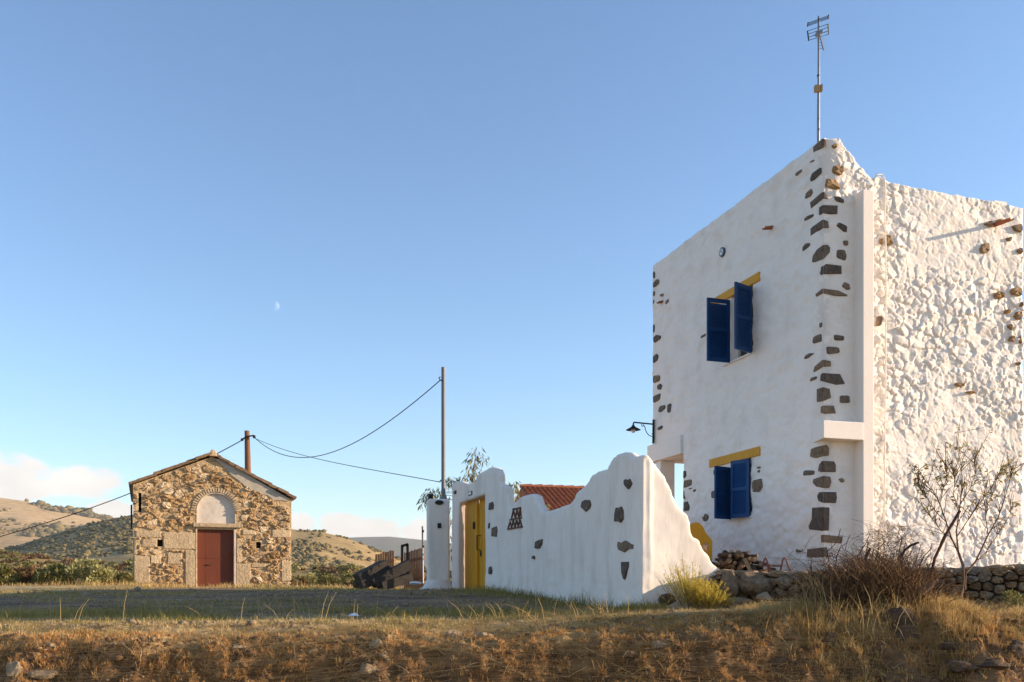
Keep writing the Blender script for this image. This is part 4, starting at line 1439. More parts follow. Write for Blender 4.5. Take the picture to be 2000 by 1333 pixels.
MB().tube([WL.P(lc0, 0.95, DO - 0.03), WL.P(lc0, 0.95, DO + 0.06), WL.P(lc0, 1.3, DO + 0.06), WL.P(lc0, 1.3, DO - 0.03)], 0.016, 6).build('handle', MATS['black_metal'], gw)
MB().pbox(WL, lc0 - 0.04, lc0 + 0.04, 0.8, 0.93, DO - 0.06, DO - 0.02).build('lock_plate', MATS['black_metal'], gw)
ku, kz = WD.uz(928, 1027)
MB().tube([WL.P(ku - 0.06, kz - 0.08, DO + 0.03), WL.P(ku + 0.06, kz - 0.08, DO + 0.03), WL.P(ku + 0.06, kz + 0.08, DO + 0.03), WL.P(ku - 0.06, kz + 0.08, DO + 0.03), WL.P(ku - 0.06, kz - 0.08, DO + 0.03)], 0.014, 6).build('knocker', MATS['black_metal'], gw)
ju, jz = WL.uz(889.5, 962)
MB().pbox(WL, ju - 0.09, ju + 0.09, jz - 0.04, jz + 0.04, -0.02, 0.03).build('wall_light', MATS['rusty_red'], gw)
qu, qz = WL.uz(919.5, 964)
pl_ = MB().pbox(WL, qu - 0.15, qu + 0.15, qz - 0.05, qz + 0.05, -0.02, 0.022).build('number_plate', mat('plate_grey', [(0.12, 0.13, 0.15), (0.16, 0.17, 0.19)], 5, 2, 0, 9, 0.5), gw)
MB().pbox(WL, qu - 0.1, qu + 0.1, qz - 0.028, qz + 0.028, 0.02, 0.026).build('plate_face', MATS['lamp_white'], fo_parent(pl_))

# ------------------------------------------------------------------ gate pillar, steel pole
PD = 23.2
p0, p1 = pix(836, HY, PD), pix(878, HY, PD)
pil = thing('gate_pillar', 'white square gate pillar with flared foot and small dark boxes', 'pillar', (p0.x + 0.2, PD, 0))
PP = Plane(p0.x, p0.y, 0.985, 0.17, side=1)
pw_ = (p1.x - p0.x) / 0.985
zt = pix(850, 974, PD).z
mb = MB()
mb.pbox(PP, 0, pw_, -0.3, zt, -0.5, 0)
mb.build('shaft', MATS['plaster'], pil, bevel=0.05)
mb = MB()
fo_ = []
for (k, z) in ((0.36, -0.12), (0.2, -0.01), (0.07, 0.09), (0.0, 0.24)):
    fo_.append([PP.P(-k, z, k), PP.P(pw_ + k * 0.6, z, k), PP.P(pw_ + k * 0.6, z, -0.5 - k), PP.P(-k, z, -0.5 - k)])
vs = [p for ring in fo_ for p in ring]
fs = [(r_ * 4 + i, r_ * 4 + (i + 1) % 4, (r_ + 1) * 4 + (i + 1) % 4, (r_ + 1) * 4 + i) for r_ in range(3) for i in range(4)]
mb.add(vs, fs)
mb.build('flared_foot', MATS['plaster'], pil, smooth=True)
u_, z_ = PP.uz(858, 982)
ax2 = Matrix((Vector((PP.dx, PP.dy, 0)), Vector((0, 0, 0.55)), Vector((PP.nx, PP.ny, 0)))).transposed()
MB().lathe(PP.P(u_, z_, 0), [(0.105, -0.02), (0.105, 0.03), (0.09, 0.045)], 18, ax2).build('bulkhead_light', MATS['black_metal'], pil)
u_, z_ = PP.uz(858, 1027)
MB().pbox(PP, u_ - 0.045, u_ + 0.045, z_ - 0.06, z_ + 0.06, -0.01, 0.035).build('bell_box', MATS['black_metal'], pil)
u_, z_ = PP.uz(842, 974)
MB().pbox(PP, u_ - 0.055, u_ + 0.055, zt - 0.01, zt + 0.12, -0.2, -0.1).build('post_cap', MATS['black_metal'], pil)
SP = pix(866, HY, PD + 0.28)
ztop_p = pix(866, 718, PD + 0.28).z
pole = thing('steel_pole', 'slim galvanised steel pole rising behind the white gate pillar', 'pole', (SP.x, SP.y, 0))
MB().tube([(SP.x, SP.y, zt - 0.02), (SP.x, SP.y, ztop_p)], 0.052, 12).build('shaft', MATS['galvanised'], pole)
MB().tube([(SP.x, SP.y, zt - 0.005), (SP.x, SP.y, zt + 0.09)], [0.10, 0.055], 12).build('base_collar', MATS['galvanised'], pole, smooth=True)
hk = pix(859, 742, PD + 0.25)
MB().tube([(SP.x, SP.y - 0.05, hk.z - 0.04), (hk.x, hk.y, hk.z), (hk.x - 0.02, hk.y, hk.z + 0.05), (hk.x + 0.02, hk.y, hk.z + 0.07)], 0.014, 6).build('hook', MATS['black_metal'], pole)

# ------------------------------------------------------------------ chapel
ch = thing('stone_chapel', 'small rustic stone chapel with gabled roof, arched niche and rust-red door', 'chapel', CH.P(2.5, 0.0, -3.0))
CW = CH.uz(569, 1100)[0]


def z1(x, y):
    return CH.uz(200 + x / 3.702, 820 + y / 3.702)


cz0 = -0.35
eL, ap_, eR = z1(212, 470), z1(795, 268), z1(1364, 578)
out_ = [(0.0, cz0), (CW, cz0), (CW, eR[1]), (ap_[0], ap_[1]), (0.0, eL[1])]
# openings
nl, nr_, nb = z1(682, 650)[0], z1(962, 650)[0], z1(820, 752)[1]
ntop = z1(822, 530)[1]
nc = (nl + nr_) / 2
nrad = (nr_ - nl) / 2
nsp = ntop - nrad
niche = [(nl, nb), (nr_, nb)] + [(nc + nrad * math.cos(a), nsp + nrad * math.sin(a)) for a in np.linspace(0, math.pi, 15)]
dl_, dr_, dtop = z1(680, 900)[0], z1(958, 900)[0], z1(820, 793)[1]
ZD0 = z1(820, 1208)[1]
holes2 = []
for (a, b, c, d) in ((398, 868, 436, 917), (1112, 885, 1146, 930)):
    q0, q1 = z1(a, d), z1(c, b)
    holes2.append([(q0[0], q0[1]), (q1[0], q0[1]), (q1[0], q1[1]), (q0[0], q1[1])])
s0, s1 = z1(262, 668), z1(282, 530)
holes2.append([(s0[0], s0[1]), (s1[0], s0[1]), (s1[0], s1[1]), (s0[0], s1[1])])
outd = [(0.0, cz0), (dl_, cz0), (dl_, dtop), (dr_, dtop), (dr_, cz0), (CW, cz0), (CW, eR[1]), ap_, (0.0, eL[1])]
mb = MB()
mb.prism(CH, outd, -0.45, 0.0, [niche] + holes2)
front = mb.build('front_wall', MATS['mortar'], ch)
mb = MB()
CDp = 6.2
mb.pbox(CH, 0.0, 0.45, cz0, eL[1] - 0.02, -CDp, -0.451)
mb.pbox(CH, CW - 0.45, CW, cz0, eR[1] - 0.02, -CDp, -0.451)
mb.prism(CH, out_, -CDp - 0.4, -CDp - 0.001)
mb.build('side_walls', MATS['mortar'], ch)
mb = MB()
mb.prism(CH, niche, -0.16, -0.085)
nq = mb.build('niche_back', MATS['niche_plaster'], ch)
mb = MB()                                                      # plastered lining of the niche
ring = [(nc + (nrad - 0.012) * math.cos(a), nsp + (nrad - 0.012) * math.sin(a)) for a in np.linspace(0, math.pi, 19)]
ring2 = [(nc + (nrad + 0.01) * math.cos(a), nsp + (nrad + 0.01) * math.sin(a)) for a in np.linspace(0, math.pi, 19)]
lin = [(nr_ - 0.012, nb)] + ring + [(nl + 0.012, nb)] + [(nl - 0.01, nb)] + ring2[::-1] + [(nr_ + 0.01, nb)]
mb.prism(CH, lin, -0.084, 0.012)
mb.build('niche_rim', MATS['niche_plaster'], ch)
mb = MB()
hp = [(h[0][0] - 0.02, h[0][1] - 0.02, h[2][0] + 0.02, h[2][1] + 0.02) for h in holes2]
for (a, b, c, d) in hp:
    mb.pbox(CH, a, c, b, d, -0.44, -0.3)
mb.build('hole_backing', MATS['hole_dark'], ch)
# arch of thin bricks on edge
nv = 27
for k in range(nv):
    a = math.pi * (k + 0.5) / nv
    r0_, r1_ = nrad + 0.03, nrad + 0.17 + random.uniform(-0.02, 0.02)
    ca, sa = math.cos(a), math.sin(a)
    w_ = 0.028
    q = [(nc + r0_ * ca - w_ * 0.8 * -sa, nsp + r0_ * sa - w_ * 0.8 * ca), (nc + r1_ * ca - w_ * -sa, nsp + r1_ * sa - w_ * ca),
         (nc + r1_ * ca + w_ * -sa, nsp + r1_ * sa + w_ * ca), (nc + r0_ * ca + w_ * 0.8 * -sa, nsp + r0_ * sa + w_ * 0.8 * ca)]
    MB().prism(CH, q, -0.05, 0.035 + random.uniform(-0.01, 0.015)).build('arch_brick', MATS['brick_pale'], ch)


def block(x0, y0, x1, y1, proud, mname='pale_block', nm='dressed_block'):
    a, b = z1(x0, y1), z1(x1, y0)
    q = [(a[0], a[1]), ((a[0] + b[0]) / 2, a[1] + random.uniform(-0.012, 0.012)), (b[0], a[1]), (b[0] + random.uniform(-0.012, 0.012), (a[1] + b[1]) / 2),
         (b[0], b[1]), ((a[0] + b[0]) / 2, b[1] + random.uniform(-0.012, 0.012)), (a[0], b[1]), (a[0] + random.uniform(-0.012, 0.012), (a[1] + b[1]) / 2)]
    mb_ = MB()
    add_stone(mb_, CH, q, -0.06, proud, 0.05, 0.93)
    return mb_.build(nm, MATS[mname], ch)


BL = [(600, 945, 674, 1206), (968, 1042, 1072, 1232), (972, 868, 1008, 1036), (440, 818, 674, 936), (230, 985, 342, 1186), (230, 852, 252, 975), (1296, 1020, 1362, 1170), (1075, 1042, 1180, 1066), (288, 868, 390, 920),
      (1012, 800, 1110, 832), (1225, 800, 1360, 850), (240, 806, 428, 848), (350, 985, 420, 1040), (470, 965, 575, 1045), (1000, 1240, 1062, 1250)]
for q in BL[:-1]:
    block(*q, proud=0.03)
a, b = z1(655, 776), z1(1012, 756)
MB().pbox(CH, a[0], b[0], a[1], b[1], -0.2, 0.13).build('lintel_slab', MATS['pale_block'], ch, bevel=0.015)
a, b = z1(675, 793), z1(962, 780)
MB().pbox(CH, a[0], b[0], a[1] + 0.002, b[1], -0.2, 0.03).build('door_head', MATS['pale_block'], ch, bevel=0.008)
MB().pbox(CH, dr_ - 0.035, dr_ + 0.03, ZD0 - 0.1, dtop - 0.002, -0.24, 0.04).build('door_jamb', MATS['niche_plaster'], ch, bevel=0.006)
MB().pbox(CH, dl_ - 0.03, dl_ + 0.02, ZD0 - 0.1, dtop - 0.002, -0.24, 0.035).build('door_jamb', MATS['pale_block'], ch, bevel=0.006)
ds = z1(742, 900)[0]
for (a, b, o_) in ((dl_ + 0.02, ds - 0.004, -0.10), (ds + 0.004, dr_ - 0.036, -0.105)):
    d_ = MB().pbox(CH, a, b, ZD0, dtop - 0.004, o_ - 0.05, o_).build('door_leaf', MATS['door_red'], ch, bevel=0.006)
    fr = MB()
    for zz in (ZD0 + 0.02, (ZD0 + dtop) / 2 - 0.02, dtop - 0.08):
        fr.pbox(CH, a + 0.02, b - 0.02, zz, zz + 0.05, o_ + 0.001, o_ + 0.008)
    fr.build('door_rail', MATS['door_red'], fo_parent(d_), bevel=0.003)
MB().pbox(CH, ds + 0.08, ds + 0.2, 0.82, 0.85, -0.1, -0.06).build('door_bolt', MATS['rusty_iron'], ch)
MB().pbox(CH, dl_ - 0.2, dr_ + 0.3, ZD0 - 0.25, ZD0 - 0.004, -0.5, 0.12).build('threshold', MATS['pale_block'], ch, bevel=0.02)
# plaster remains under the right verge
q = [z1(x, y) for (x, y) in ((812, 283), (880, 290), (1000, 365), (1120, 440), (1352, 572), (1345, 588), (1240, 582), (1190, 545), (1120, 540), (1030, 480), (985, 440), (930, 400), (880, 340), (830, 305))]
MB().prism(CH, q, -0.02, 0.03).build('verge_plaster', MATS['old_plaster'], ch)
q = [z1(x, y) for (x, y) in ((520, 372), (740, 300), (748, 322), (700, 345), (640, 372), (560, 392), (530, 400))]
MB().prism(CH, q, -0.02, 0.028).build('verge_plaster', MATS['pale_block'], ch)

excl = [[(z1(a, d)[0] - 0.012, z1(a, d)[1] - 0.012, z1(c, b)[0] + 0.012, z1(c, b)[1] + 0.012)] for (a, b, c, d) in [(q[0], q[1], q[2], q[3]) for q in BL]]
excl = [e[0] for e in excl]
excl += [(h[0][0] - 0.02, h[0][1] - 0.02, h[2][0] + 0.02, h[2][1] + 0.02) for h in holes2]
a, b = z1(650, 793), z1(1015, 752)
excl.append((a[0], a[1], b[0], b[1]))
excl.append((dl_ - 0.03, -0.4, dr_ + 0.03, dtop))


def in_arch(u, z, pad=0.0):
    if z < nsp:
        return nl - 0.03 - pad < u < nr_ + 0.03 + pad and z > nb - 0.02
    return math.hypot(u - nc, z - nsp) < nrad + 0.19 + pad


def roofz(u):
    return float(np.interp(u, [0, ap_[0], CW], [eL[1], ap_[1], eR[1]]))


def ch_in(u, z):
    if not (0.05 < u < CW - 0.05) or z < -0.15 or z > roofz(u) - 0.08:
        return False
    if u > ap_[0] + 0.1 and z > roofz(u) - 0.36:
        return False
    if any(e[0] < u < e[2] and e[1] < z < e[3] for e in excl):
        return False
    return not in_arch(u, z)


gh = []
for e in excl:
    for t_ in np.arange(e[0] + 0.03, e[2], 0.11):
        gh += [(t_, e[1] + 0.04), (t_, e[3] - 0.04)]
    for t_ in np.arange(e[1] + 0.03, e[3], 0.11):
        gh += [(e[0] + 0.04, t_), (e[2] - 0.04, t_)]
for a in np.linspace(0, math.pi, 26):
    gh.append((nc + (nrad + 0.15) * math.cos(a), nsp + (nrad + 0.15) * math.sin(a)))
for t_ in np.arange(nb, nsp, 0.08):
    gh += [(nl - 0.06, t_), (nr_ + 0.06, t_)]
for t_ in np.arange(0, 6, 0.12):
    gh += [(-0.05, t_), (CW + 0.05, t_)]
for t_ in np.arange(0, CW, 0.1):
    gh.append((t_, roofz(t_) + (0.02 if t_ < ap_[0] else -0.27)))
cells = rubble_cells(ch_in, gh, (0, CW, -0.15, ap_[1]), 230, 1.4, 5, (0.12, 0.29))
for c in cells:
    q = chaikin(shrink(c, random.uniform(0.66, 0.92)), 0.2)
    q = [(u + random.gauss(0, 0.008), min(z + random.gauss(0, 0.008), roofz(u) - 0.03)) for (u, z) in q]
    mb = MB()
    add_stone(mb, CH, q, -0.05, random.uniform(0.012, 0.07), 0.4, random.uniform(0.62, 0.88))
    mb.build('stone', MATS['rubble'], front if False else ch)
# small chinking stones between
mb = MB()
for _ in range(800):
    u, z = random.uniform(0.05, CW - 0.05), random.uniform(-0.1, ap_[1])
    if not ch_in(u, z):
        continue
    s_ = random.uniform(0.018, 0.045)
    q = [(u + s_ * 1.4 * math.cos(t_) * random.uniform(0.7, 1.2), z + s_ * math.sin(t_) * random.uniform(0.7, 1.2)) for t_ in np.linspace(0, 2 * math.pi, 7)[:-1]]
    add_stone(mb, CH, q, -0.03, random.uniform(0.02, 0.05), 0.3, 0.7)
mb.build('chinking_stones', MATS['rubble'], ch)['kind'] = 'stuff'
# roof of long stone slabs in overlapping courses
ov = 0.14
for side, (e0, e1) in enumerate(((z1(195, 460), z1(792, 240)), (z1(1396, 566), z1(792, 240)))):
    du, dz = e1[0] - e0[0], e1[1] - e0[1]
    ln = math.hypot(du, dz)
    tu, tz = du / ln, dz / ln
    nu, nz = (-tz, tu) if tu > 0 else (tz, -tu)
    ncs = 10
    for k in range(ncs):
        a = ln * k / ncs - 0.02
        b = ln * (k + 1) / ncs + (0.05 if k < ncs - 1 else -0.02)
        lift0, lift1 = 0.022, 0.0
        th_ = random.uniform(0.07, 0.105)
        ins = random.uniform(-0.04, 0.05)
        nseg = 6
        for j in range(nseg):
            o0 = ov - ins if j == 0 else ov - (CDp + 0.6) * j / nseg
            o1 = ov - (CDp + 0.6) * (j + 1) / nseg + 0.006
            rl = random.uniform(-0.008, 0.012)
            pts = []
            for (t0_, o_) in ((a, o0), (b, o0), (b, o1), (a, o1)):
                li = (lift0 if t0_ == a else lift1) - 0.07 + rl
                pts.append(CH.P(e0[0] + tu * t0_ + nu * li, e0[1] + tz * t0_ + nz * li, o_))
            for (t0_, o_) in ((a, o0), (b, o0), (b, o1), (a, o1)):
                li = (lift0 if t0_ == a else lift1) - 0.07 + th_ + rl
                pts.append(CH.P(e0[0] + tu * t0_ + nu * li, e0[1] + tz * t0_ + nz * li, o_))
            MB().hexa(pts).build('roof_slab', MATS['roof_slab'], ch)
mb = MB()
a = z1(798, 245)
mb.prism(CH, [(a[0] - 0.11, a[1] - 0.10), (a[0] + 0.12, a[1] - 0.10), (a[0] + 0.11, a[1] + 0.05), (a[0] + 0.03, a[1] + 0.12), (a[0] - 0.05, a[1] + 0.11), (a[0] - 0.10, a[1] + 0.04)], -0.25, 0.15)
mb.build('ridge_stone', MATS['pale_block'], ch, bevel=0.02)
mb = MB()
for k in range(14):
    oo = -0.27 - k * 0.45
    mb.tube([CH.P(a[0], a[1] - 0.06, oo + 0.02), CH.P(a[0], a[1] - 0.075, oo - 0.46)], [0.13, 0.11], 10)
mb.build('ridge_tiles', MATS['roof_slab'], ch)
MB().tube([CH.P(-0.05, z1(211, 615)[1], -0.05), CH.P(-0.05, z1(211, 792)[1], -0.05)], 0.03, 8).tube([CH.P(-0.02, z1(211, 612)[1], 0.02), CH.P(0.18, z1(262, 590)[1], 0.03)], 0.012, 6).build('cable_conduit', MATS['black_metal'], ch)
mb = MB()
mb.tube([CH.P(-0.06, eL[1] + 0.0, 0.05), CH.P(-0.04, eL[1] - 0.25, 0.02), CH.P(-0.035, eL[1] - 0.55, 0.0)], [0.03, 0.022, 0.018], 7)
mb.build('gutter_bracket', MATS['black_metal'], ch)

# ------------------------------------------------------------------ wooden utility pole and cables
UD = 36.0
up_ = thing('utility_pole', 'weathered wooden utility pole standing behind the chapel roof', 'pole', pix(484, HY, UD))
MB().tube([pix(485, HY + 8, UD), pix(484.5, 940, UD), pix(483, 860, UD), pix(482.5, 842, UD)], [0.15, 0.125, 0.105, 0.095], 12).build('shaft', MATS['pole_wood'], up_, smooth=True)
MB().tube([pix(474, 858, UD - 0.1), pix(482, 853, UD - 0.12), pix(496, 851, UD - 0.1)], 0.03, 6).build('bracket', MATS['rusty_iron'], up_)
MB().tube([pix(496, 851, UD - 0.1), pix(497, 856, UD - 0.1)], 0.055, 8).tube([pix(472, 861, UD - 0.1), pix(474, 857, UD - 0.1)], 0.055, 8).build('insulator', MATS['black_metal'], up_)


def wire(name, label, a, b, sag, rad=0.014, n=40, skew=1.0):
    pts = []
    for i in range(n + 1):
        t_ = i / n
        p = a.lerp(b, t_)
        p.z -= sag * 4 * t_ * (1 - t_) * (1 + skew * (0.5 - t_))
        pts.append(p)
    return tag(MB().tube(pts, rad, 5).build(name, MATS['cable'], None, smooth=True), label, 'cable')


wire('power_cable', 'upper sagging cable from the wooden pole to the top of the steel pole', pix(497, 855, UD - 0.1), pix(860, 743, PD + 0.25), 1.22, 0.013, skew=0.35)
wire('power_cable', 'lower cable running from the wooden pole to the foot of the steel pole', pix(497, 856, UD - 0.1), pix(860, 942, PD + 0.25), 0.18, 0.010)
wire('power_cable', 'dark cable sloping down to the left past the chapel eave', pix(473, 860, UD - 0.1), pix(-260, 1118, UD + 4), 0.55, 0.019)

# ------------------------------------------------------------------ red-roofed outbuilding behind the wall
OB = Plane(*pix(1018, HY, 42.0)[:2], *DR, side=1)
ob = thing('outbuilding', 'low outbuilding with orange-red tiled roof showing behind the garden wall', 'building', OB.P(2.5, 0, 1.5))
zr = OB.uz(1018, 951)[1]
ze = zr - 1.65
run = 3.5
tv, tf, tt = [], [], []
nu_, nv_ = 28, 18
L_ = 6.4
for i in range(nu_):
    for j in range(nv_):
        hipcut = max(0.0, (j / nv_) * 0)
        u0 = L_ * i / nu_
        w = L_ / nu_
        s0_, s1_ = j / nv_, (j + 1.12) / nv_
        base = len(tv)
        prof_ = [(0.0, 0.0), (0.25, 0.055), (0.5, 0.065), (0.72, 0.02), (1.0, 0.0)]
        for (s_, lift) in ((s1_, 0.035), (s0_, 0.0)):
            for (fu, fh) in prof_:
                tv.append(OB.P(u0 + w * fu, zr + (ze - zr) * s_ + fh + lift, run * s_))
        rr_ = random.random()
        tt += [rr_] * 10
        for k in range(4):
            tf.append((base + k, base + k + 1, base + 5 + k + 1, base + 5 + k))
ro = mesh_np('roof_tiles', np.array(tv), np.array(tf), MATS['roof_tile'], ob, attr=tt)
ro['kind'] = 'stuff'
mb = MB()
mb.add([OB.P(0, zr - 0.03, 0), OB.P(L_, zr - 0.03, 0), OB.P(L_, ze - 0.04, run), OB.P(0, ze - 0.04, run), OB.P(0, ze - 0.04, -run), OB.P(L_, ze - 0.04, -run)], [(0, 1, 2, 3), (0, 4, 5, 1), (0, 3, 4), (1, 5, 2), (3, 2, 5, 4)])
mb.build('roof_deck', MATS['terracotta'], ob)
mb = MB()
for k in range(13):
    u0 = -0.05 + k * (L_ + 0.1) / 13
    mb.tube([OB.P(u0, zr + 0.02, 0), OB.P(u0 + (L_ + 0.1) / 13 + 0.04, zr + 0.045, 0)], [0.085, 0.105], 8)
mb.build('ridge_tiles', MATS['terracotta'], ob)
mb = MB()
mb.pbox(OB, 0.15, L_ - 0.15, -0.4, ze - 0.05, -run + 0.2, run - 0.25)
mb.build('walls', MATS['smooth_white'], ob)

# ------------------------------------------------------------------ terrace and dry-stone retaining wall
tp = RW + [(12.0, 12.6), (12.0, 24.0), (2.2, 24.0)] + [(WL.P(5.0, 0, -0.17)[0], WL.P(5.0, 0, -0.17)[1]), (WL.P(0.6, 0, -0.2)[0], WL.P(0.6, 0, -0.2)[1])]
mb = MB()
tri = tessellate_polygon([[Vector((x, y + (0.18 if i < 5 else 0), 0)) for i, (x, y) in enumerate(tp)]])
nn = len(tp)
vs = [(x, y + (0.18 if i < 5 else 0), TERR - 0.06) for i, (x, y) in enumerate(tp)] + [(x, y + (0.18 if i < 5 else 0), -0.9) for i, (x, y) in enumerate(tp)]
mb.add(vs, [tuple(t) for t in tri] + [(i, (i + 1) % nn, nn + (i + 1) % nn, nn + i) for i in range(nn)])
tag(mb.build('terrace', MATS['soil']), kind='structure')

rw = thing('retaining_wall', 'low dry-stone retaining wall of tan field stones below the white house', 'wall', (5.5, 12.9, -0.3))


class PathFace:
    """a face that follows the wall line"""
    def __init__(s, pts):
        s.p = [Vector((a, b, 0)) for a, b in pts]
        s.l = [0.0]
        for a, b in zip(s.p[:-1], s.p[1:]):
            s.l.append(s.l[-1] + (b - a).length)

    def P(s, u, z, off=0.0):
        i = 0
        while i < len(s.l) - 2 and u > s.l[i + 1]:
            i += 1
        a, b = s.p[i], s.p[i + 1]
        t = (b - a).normalized()
        q = a + t * (u - s.l[i])
        return (q.x + t.y * off, q.y - t.x * off, z)


RF = PathFace(RW)
UMAX = RF.l[-1]


def rwtop(u):
    x, y, _ = RF.P(u, 0)
    return float(np.interp(x, [2.98, 4.2, 5.4, 7.0, 9.5], [0.25, 0.22, 0.26, 0.31, 0.33])) + 0.03 * (float(vnoise(np.array([u * 3.0]), np.array([1.0]), 5)[0]) - 0.5)


mb = MB()
nseg = 60
for k in range(nseg):
    ua, ub = UMAX * k / nseg, UMAX * (k + 1) / nseg
    mb.hexa([RF.P(ua, -0.9, -0.06), RF.P(ub, -0.9, -0.06), RF.P(ub, -0.9, -0.42), RF.P(ua, -0.9, -0.42), RF.P(ua, rwtop(ua) - 0.06, -0.06), RF.P(ub, rwtop(ub) - 0.06, -0.06), RF.P(ub, rwtop(ub) - 0.06, -0.42), RF.P(ua, rwtop(ua) - 0.06, -0.42)])
mb.build('earth_core', mat('dark_earth', [(0.035, 0.024, 0.016), (0.08, 0.055, 0.035)], 5, 6, 0.8, 20, 1.0, dist=0.04), rw)


ru_ = np.linspace(0, UMAX, 120)
rg_ = np.array([RF.P(u, 0) for u in ru_])
rg_ = ground(rg_[:, 0], rg_[:, 1] - 0.1)
rt_ = np.array([rwtop(u) for u in ru_])


def rw_in(u, z):
    return 0.02 < u < UMAX and z < np.interp(u, ru_, rt_) - 0.03 and z > np.interp(u, ru_, rg_) - 0.06


UV = RF.l[3] + 0.4
cells = rubble_cells(rw_in, [(t_, rwtop(t_) + 0.04) for t_ in np.arange(0, UMAX, 0.09)], (0, UV, -0.6, 0.36), 230, 1.3, 9, (0.07, 0.21))
for c in cells:
    q = chaikin(shrink(c, random.uniform(0.78, 0.95)), 0.24)
    mb = MB()
    add_stone(mb, RF, q, -0.12, random.uniform(0.02, 0.11), 0.4, random.uniform(0.5, 0.75))
    mb.build('stone', MATS['field_stone'], rw)
for k in range(34):                                            # loose cap stones
    u = 0.1 + k * (UV / 34) + random.uniform(-0.05, 0.05)
    s_ = random.uniform(0.045, 0.09)
    q = [(u + s_ * 1.5 * math.cos(t_) * random.uniform(0.8, 1.15), rwtop(u) - 0.01 + s_ * 0.6 * math.sin(t_) * random.uniform(0.8, 1.15)) for t_ in np.linspace(0, 2 * math.pi, 9)[:-1]]
    mb = MB()
    add_stone(mb, RF, q, -0.2, random.uniform(0.0, 0.04) + 0.02, 0.3, 0.6)
    mb.build('cap_stone', MATS['field_stone'], rw)


def rock(name, label, c, dims, m, seed, group=None, rz=0.0, tilt=(0, 0), sub=2, cat='rock', jag=0.24):
    """an angular field rock"""
    import bmesh
    r_ = random.Random(seed)
    bm = bmesh.new()
    bmesh.ops.create_icosphere(bm, subdivisions=sub + 1, radius=1.0)
    planes = [(Vector((r_.gauss(0, 1), r_.gauss(0, 1), r_.gauss(0, 1))).normalized(), r_.uniform(0.55, 0.85)) for _ in range(11)]
    rot = Matrix.Rotation(rz, 3, 'Z') @ Matrix.Rotation(tilt[0], 3, 'X') @ Matrix.Rotation(tilt[1], 3, 'Y')
    for v in bm.verts:
        p = v.co.copy()
        for (nrm, d_) in planes:
            k = p.dot(nrm) - d_
            if k > 0:
                p -= nrm * k * 0.92
        p *= 1 + jag * 0.35 * (float(vnoise(np.array([p.x * 3 + seed]), np.array([p.y * 3 + p.z * 2.3]), seed)[0]) - 0.5)
        v.co = rot @ Vector((p.x * dims[0] / 2, p.y * dims[1] / 2, p.z * dims[2] / 2))
    me = bpy.data.meshes.new(name)
    bm.to_mesh(me)
    bm.free()
    o = link(name, me, m)
    o.location = c
    return tag(o, label, cat, group)


def ground_at(px, py, d0=6.0, d1=40.0):
    """where the line of sight through a pixel meets the ground"""
    d = np.linspace(d0, d1, 900)
    x = (px - CX) / FPX * d
    z = (HY - py) / FPX * d
    below = np.nonzero(z <= ground(x, d))[0]
    k = d[below[0]] if len(below) else d1
    return Vector(((px - CX) / FPX * k, k, gz((px - CX) / FPX * k, k)))


rock('boulder', 'big tan flat-faced boulder against the end of the garden wall', pix(1472, 1142, 13.35), (0.50, 0.36, 0.36), MATS['brown_rock'], 301, jag=0.9, tilt=(0.2, 0.3))
rock('boulder', 'tan upright rock wedged beside the garden wall end', pix(1428, 1148, 13.45), (0.32, 0.3, 0.46), MATS['brown_rock'], 302, jag=0.8)
rock('boulder', 'pointed pale rock low in front of the stone wall', pix(1492, 1168, 13.05), (0.24, 0.2, 0.2), MATS['rock'], 303)
rock('boulder', 'greenish grey rock topping the left end of the stone wall', pix(1530, 1137, 13.2), (0.24, 0.2, 0.2), MATS['field_stone'], 304)
rock('boulder', 'dark flat rock under the pale pointed one by the stone wall', pix(1440, 1178, 13.3), (0.5, 0.3, 0.16), MATS['field_stone'], 305)
rock('boulder', 'small tan stone resting on the swooping wall end by the yellow panel', pix(1377, 1070, 14.25), (0.12, 0.14, 0.14), MATS['rock'], 306)
rock('boulder', 'dark rough stone at the foot of the garden wall corner', pix(1303, 1172, 13.35), (0.26, 0.22, 0.2), MATS['boulder'], 307)

# ------------------------------------------------------------------ things on the terrace
nl_ = 0
rlog = random.Random(4)
proto = {}
for k in range(84):
    layer = k // 22
    wdt = [0.84, 0.66, 0.46, 0.26][min(layer, 3)]
    t_ = (k % 22) / 21.0
    cxp = 3.03 + 0.42 - wdt / 2 + t_ * wdt + rlog.uniform(-0.04, 0.04)
    cyp = 14.35 + rlog.uniform(-0.18, 0.32)
    czp = TERR - 0.03 + layer * 0.088 + rlog.uniform(0, 0.05)
    ln = rlog.uniform(0.22, 0.4)
    rad = rlog.uniform(0.02, 0.042)
    d_ = Vector((rlog.gauss(0, 0.55), -1.0, rlog.gauss(0, 0.22))).normalized()
    a = Vector((cxp, cyp, czp)) - d_ * ln / 2
    b = a + d_ * ln
    lg = thing('firewood_log', 'split firewood log in the brown pile on the terrace', 'log', tuple((a + b) / 2), 'firewood logs piled on the terrace')
    MB().tube([a, a.lerp(b, 0.5) + Vector((rlog.gauss(0, 0.006), 0, rlog.gauss(0, 0.006))), b], [rad, rad * 1.06, rad * 0.92], 7, cap=False).build('bark', MATS['bark_log'], lg)
    MB().tube([b, b + d_ * 0.002], [rad * 0.92, rad * 0.9], 7).build('cut_end', MATS['log_end'], lg)
tag(MB().bar(pix(1454, 1092, 14.0), pix(1467, 1118, 13.85), 0.05, 0.03, up=(0, 1, 0)).build('plank_offcut', MATS['log_end'], None), 'pale plank offcut leaning on the firewood pile', 'plank')
sh = thing('sawhorse', 'low rusty tubular sawhorse on the terrace beside the firewood', 'sawhorse', pix(1520, 1120, 14.2))
SD = 14.1


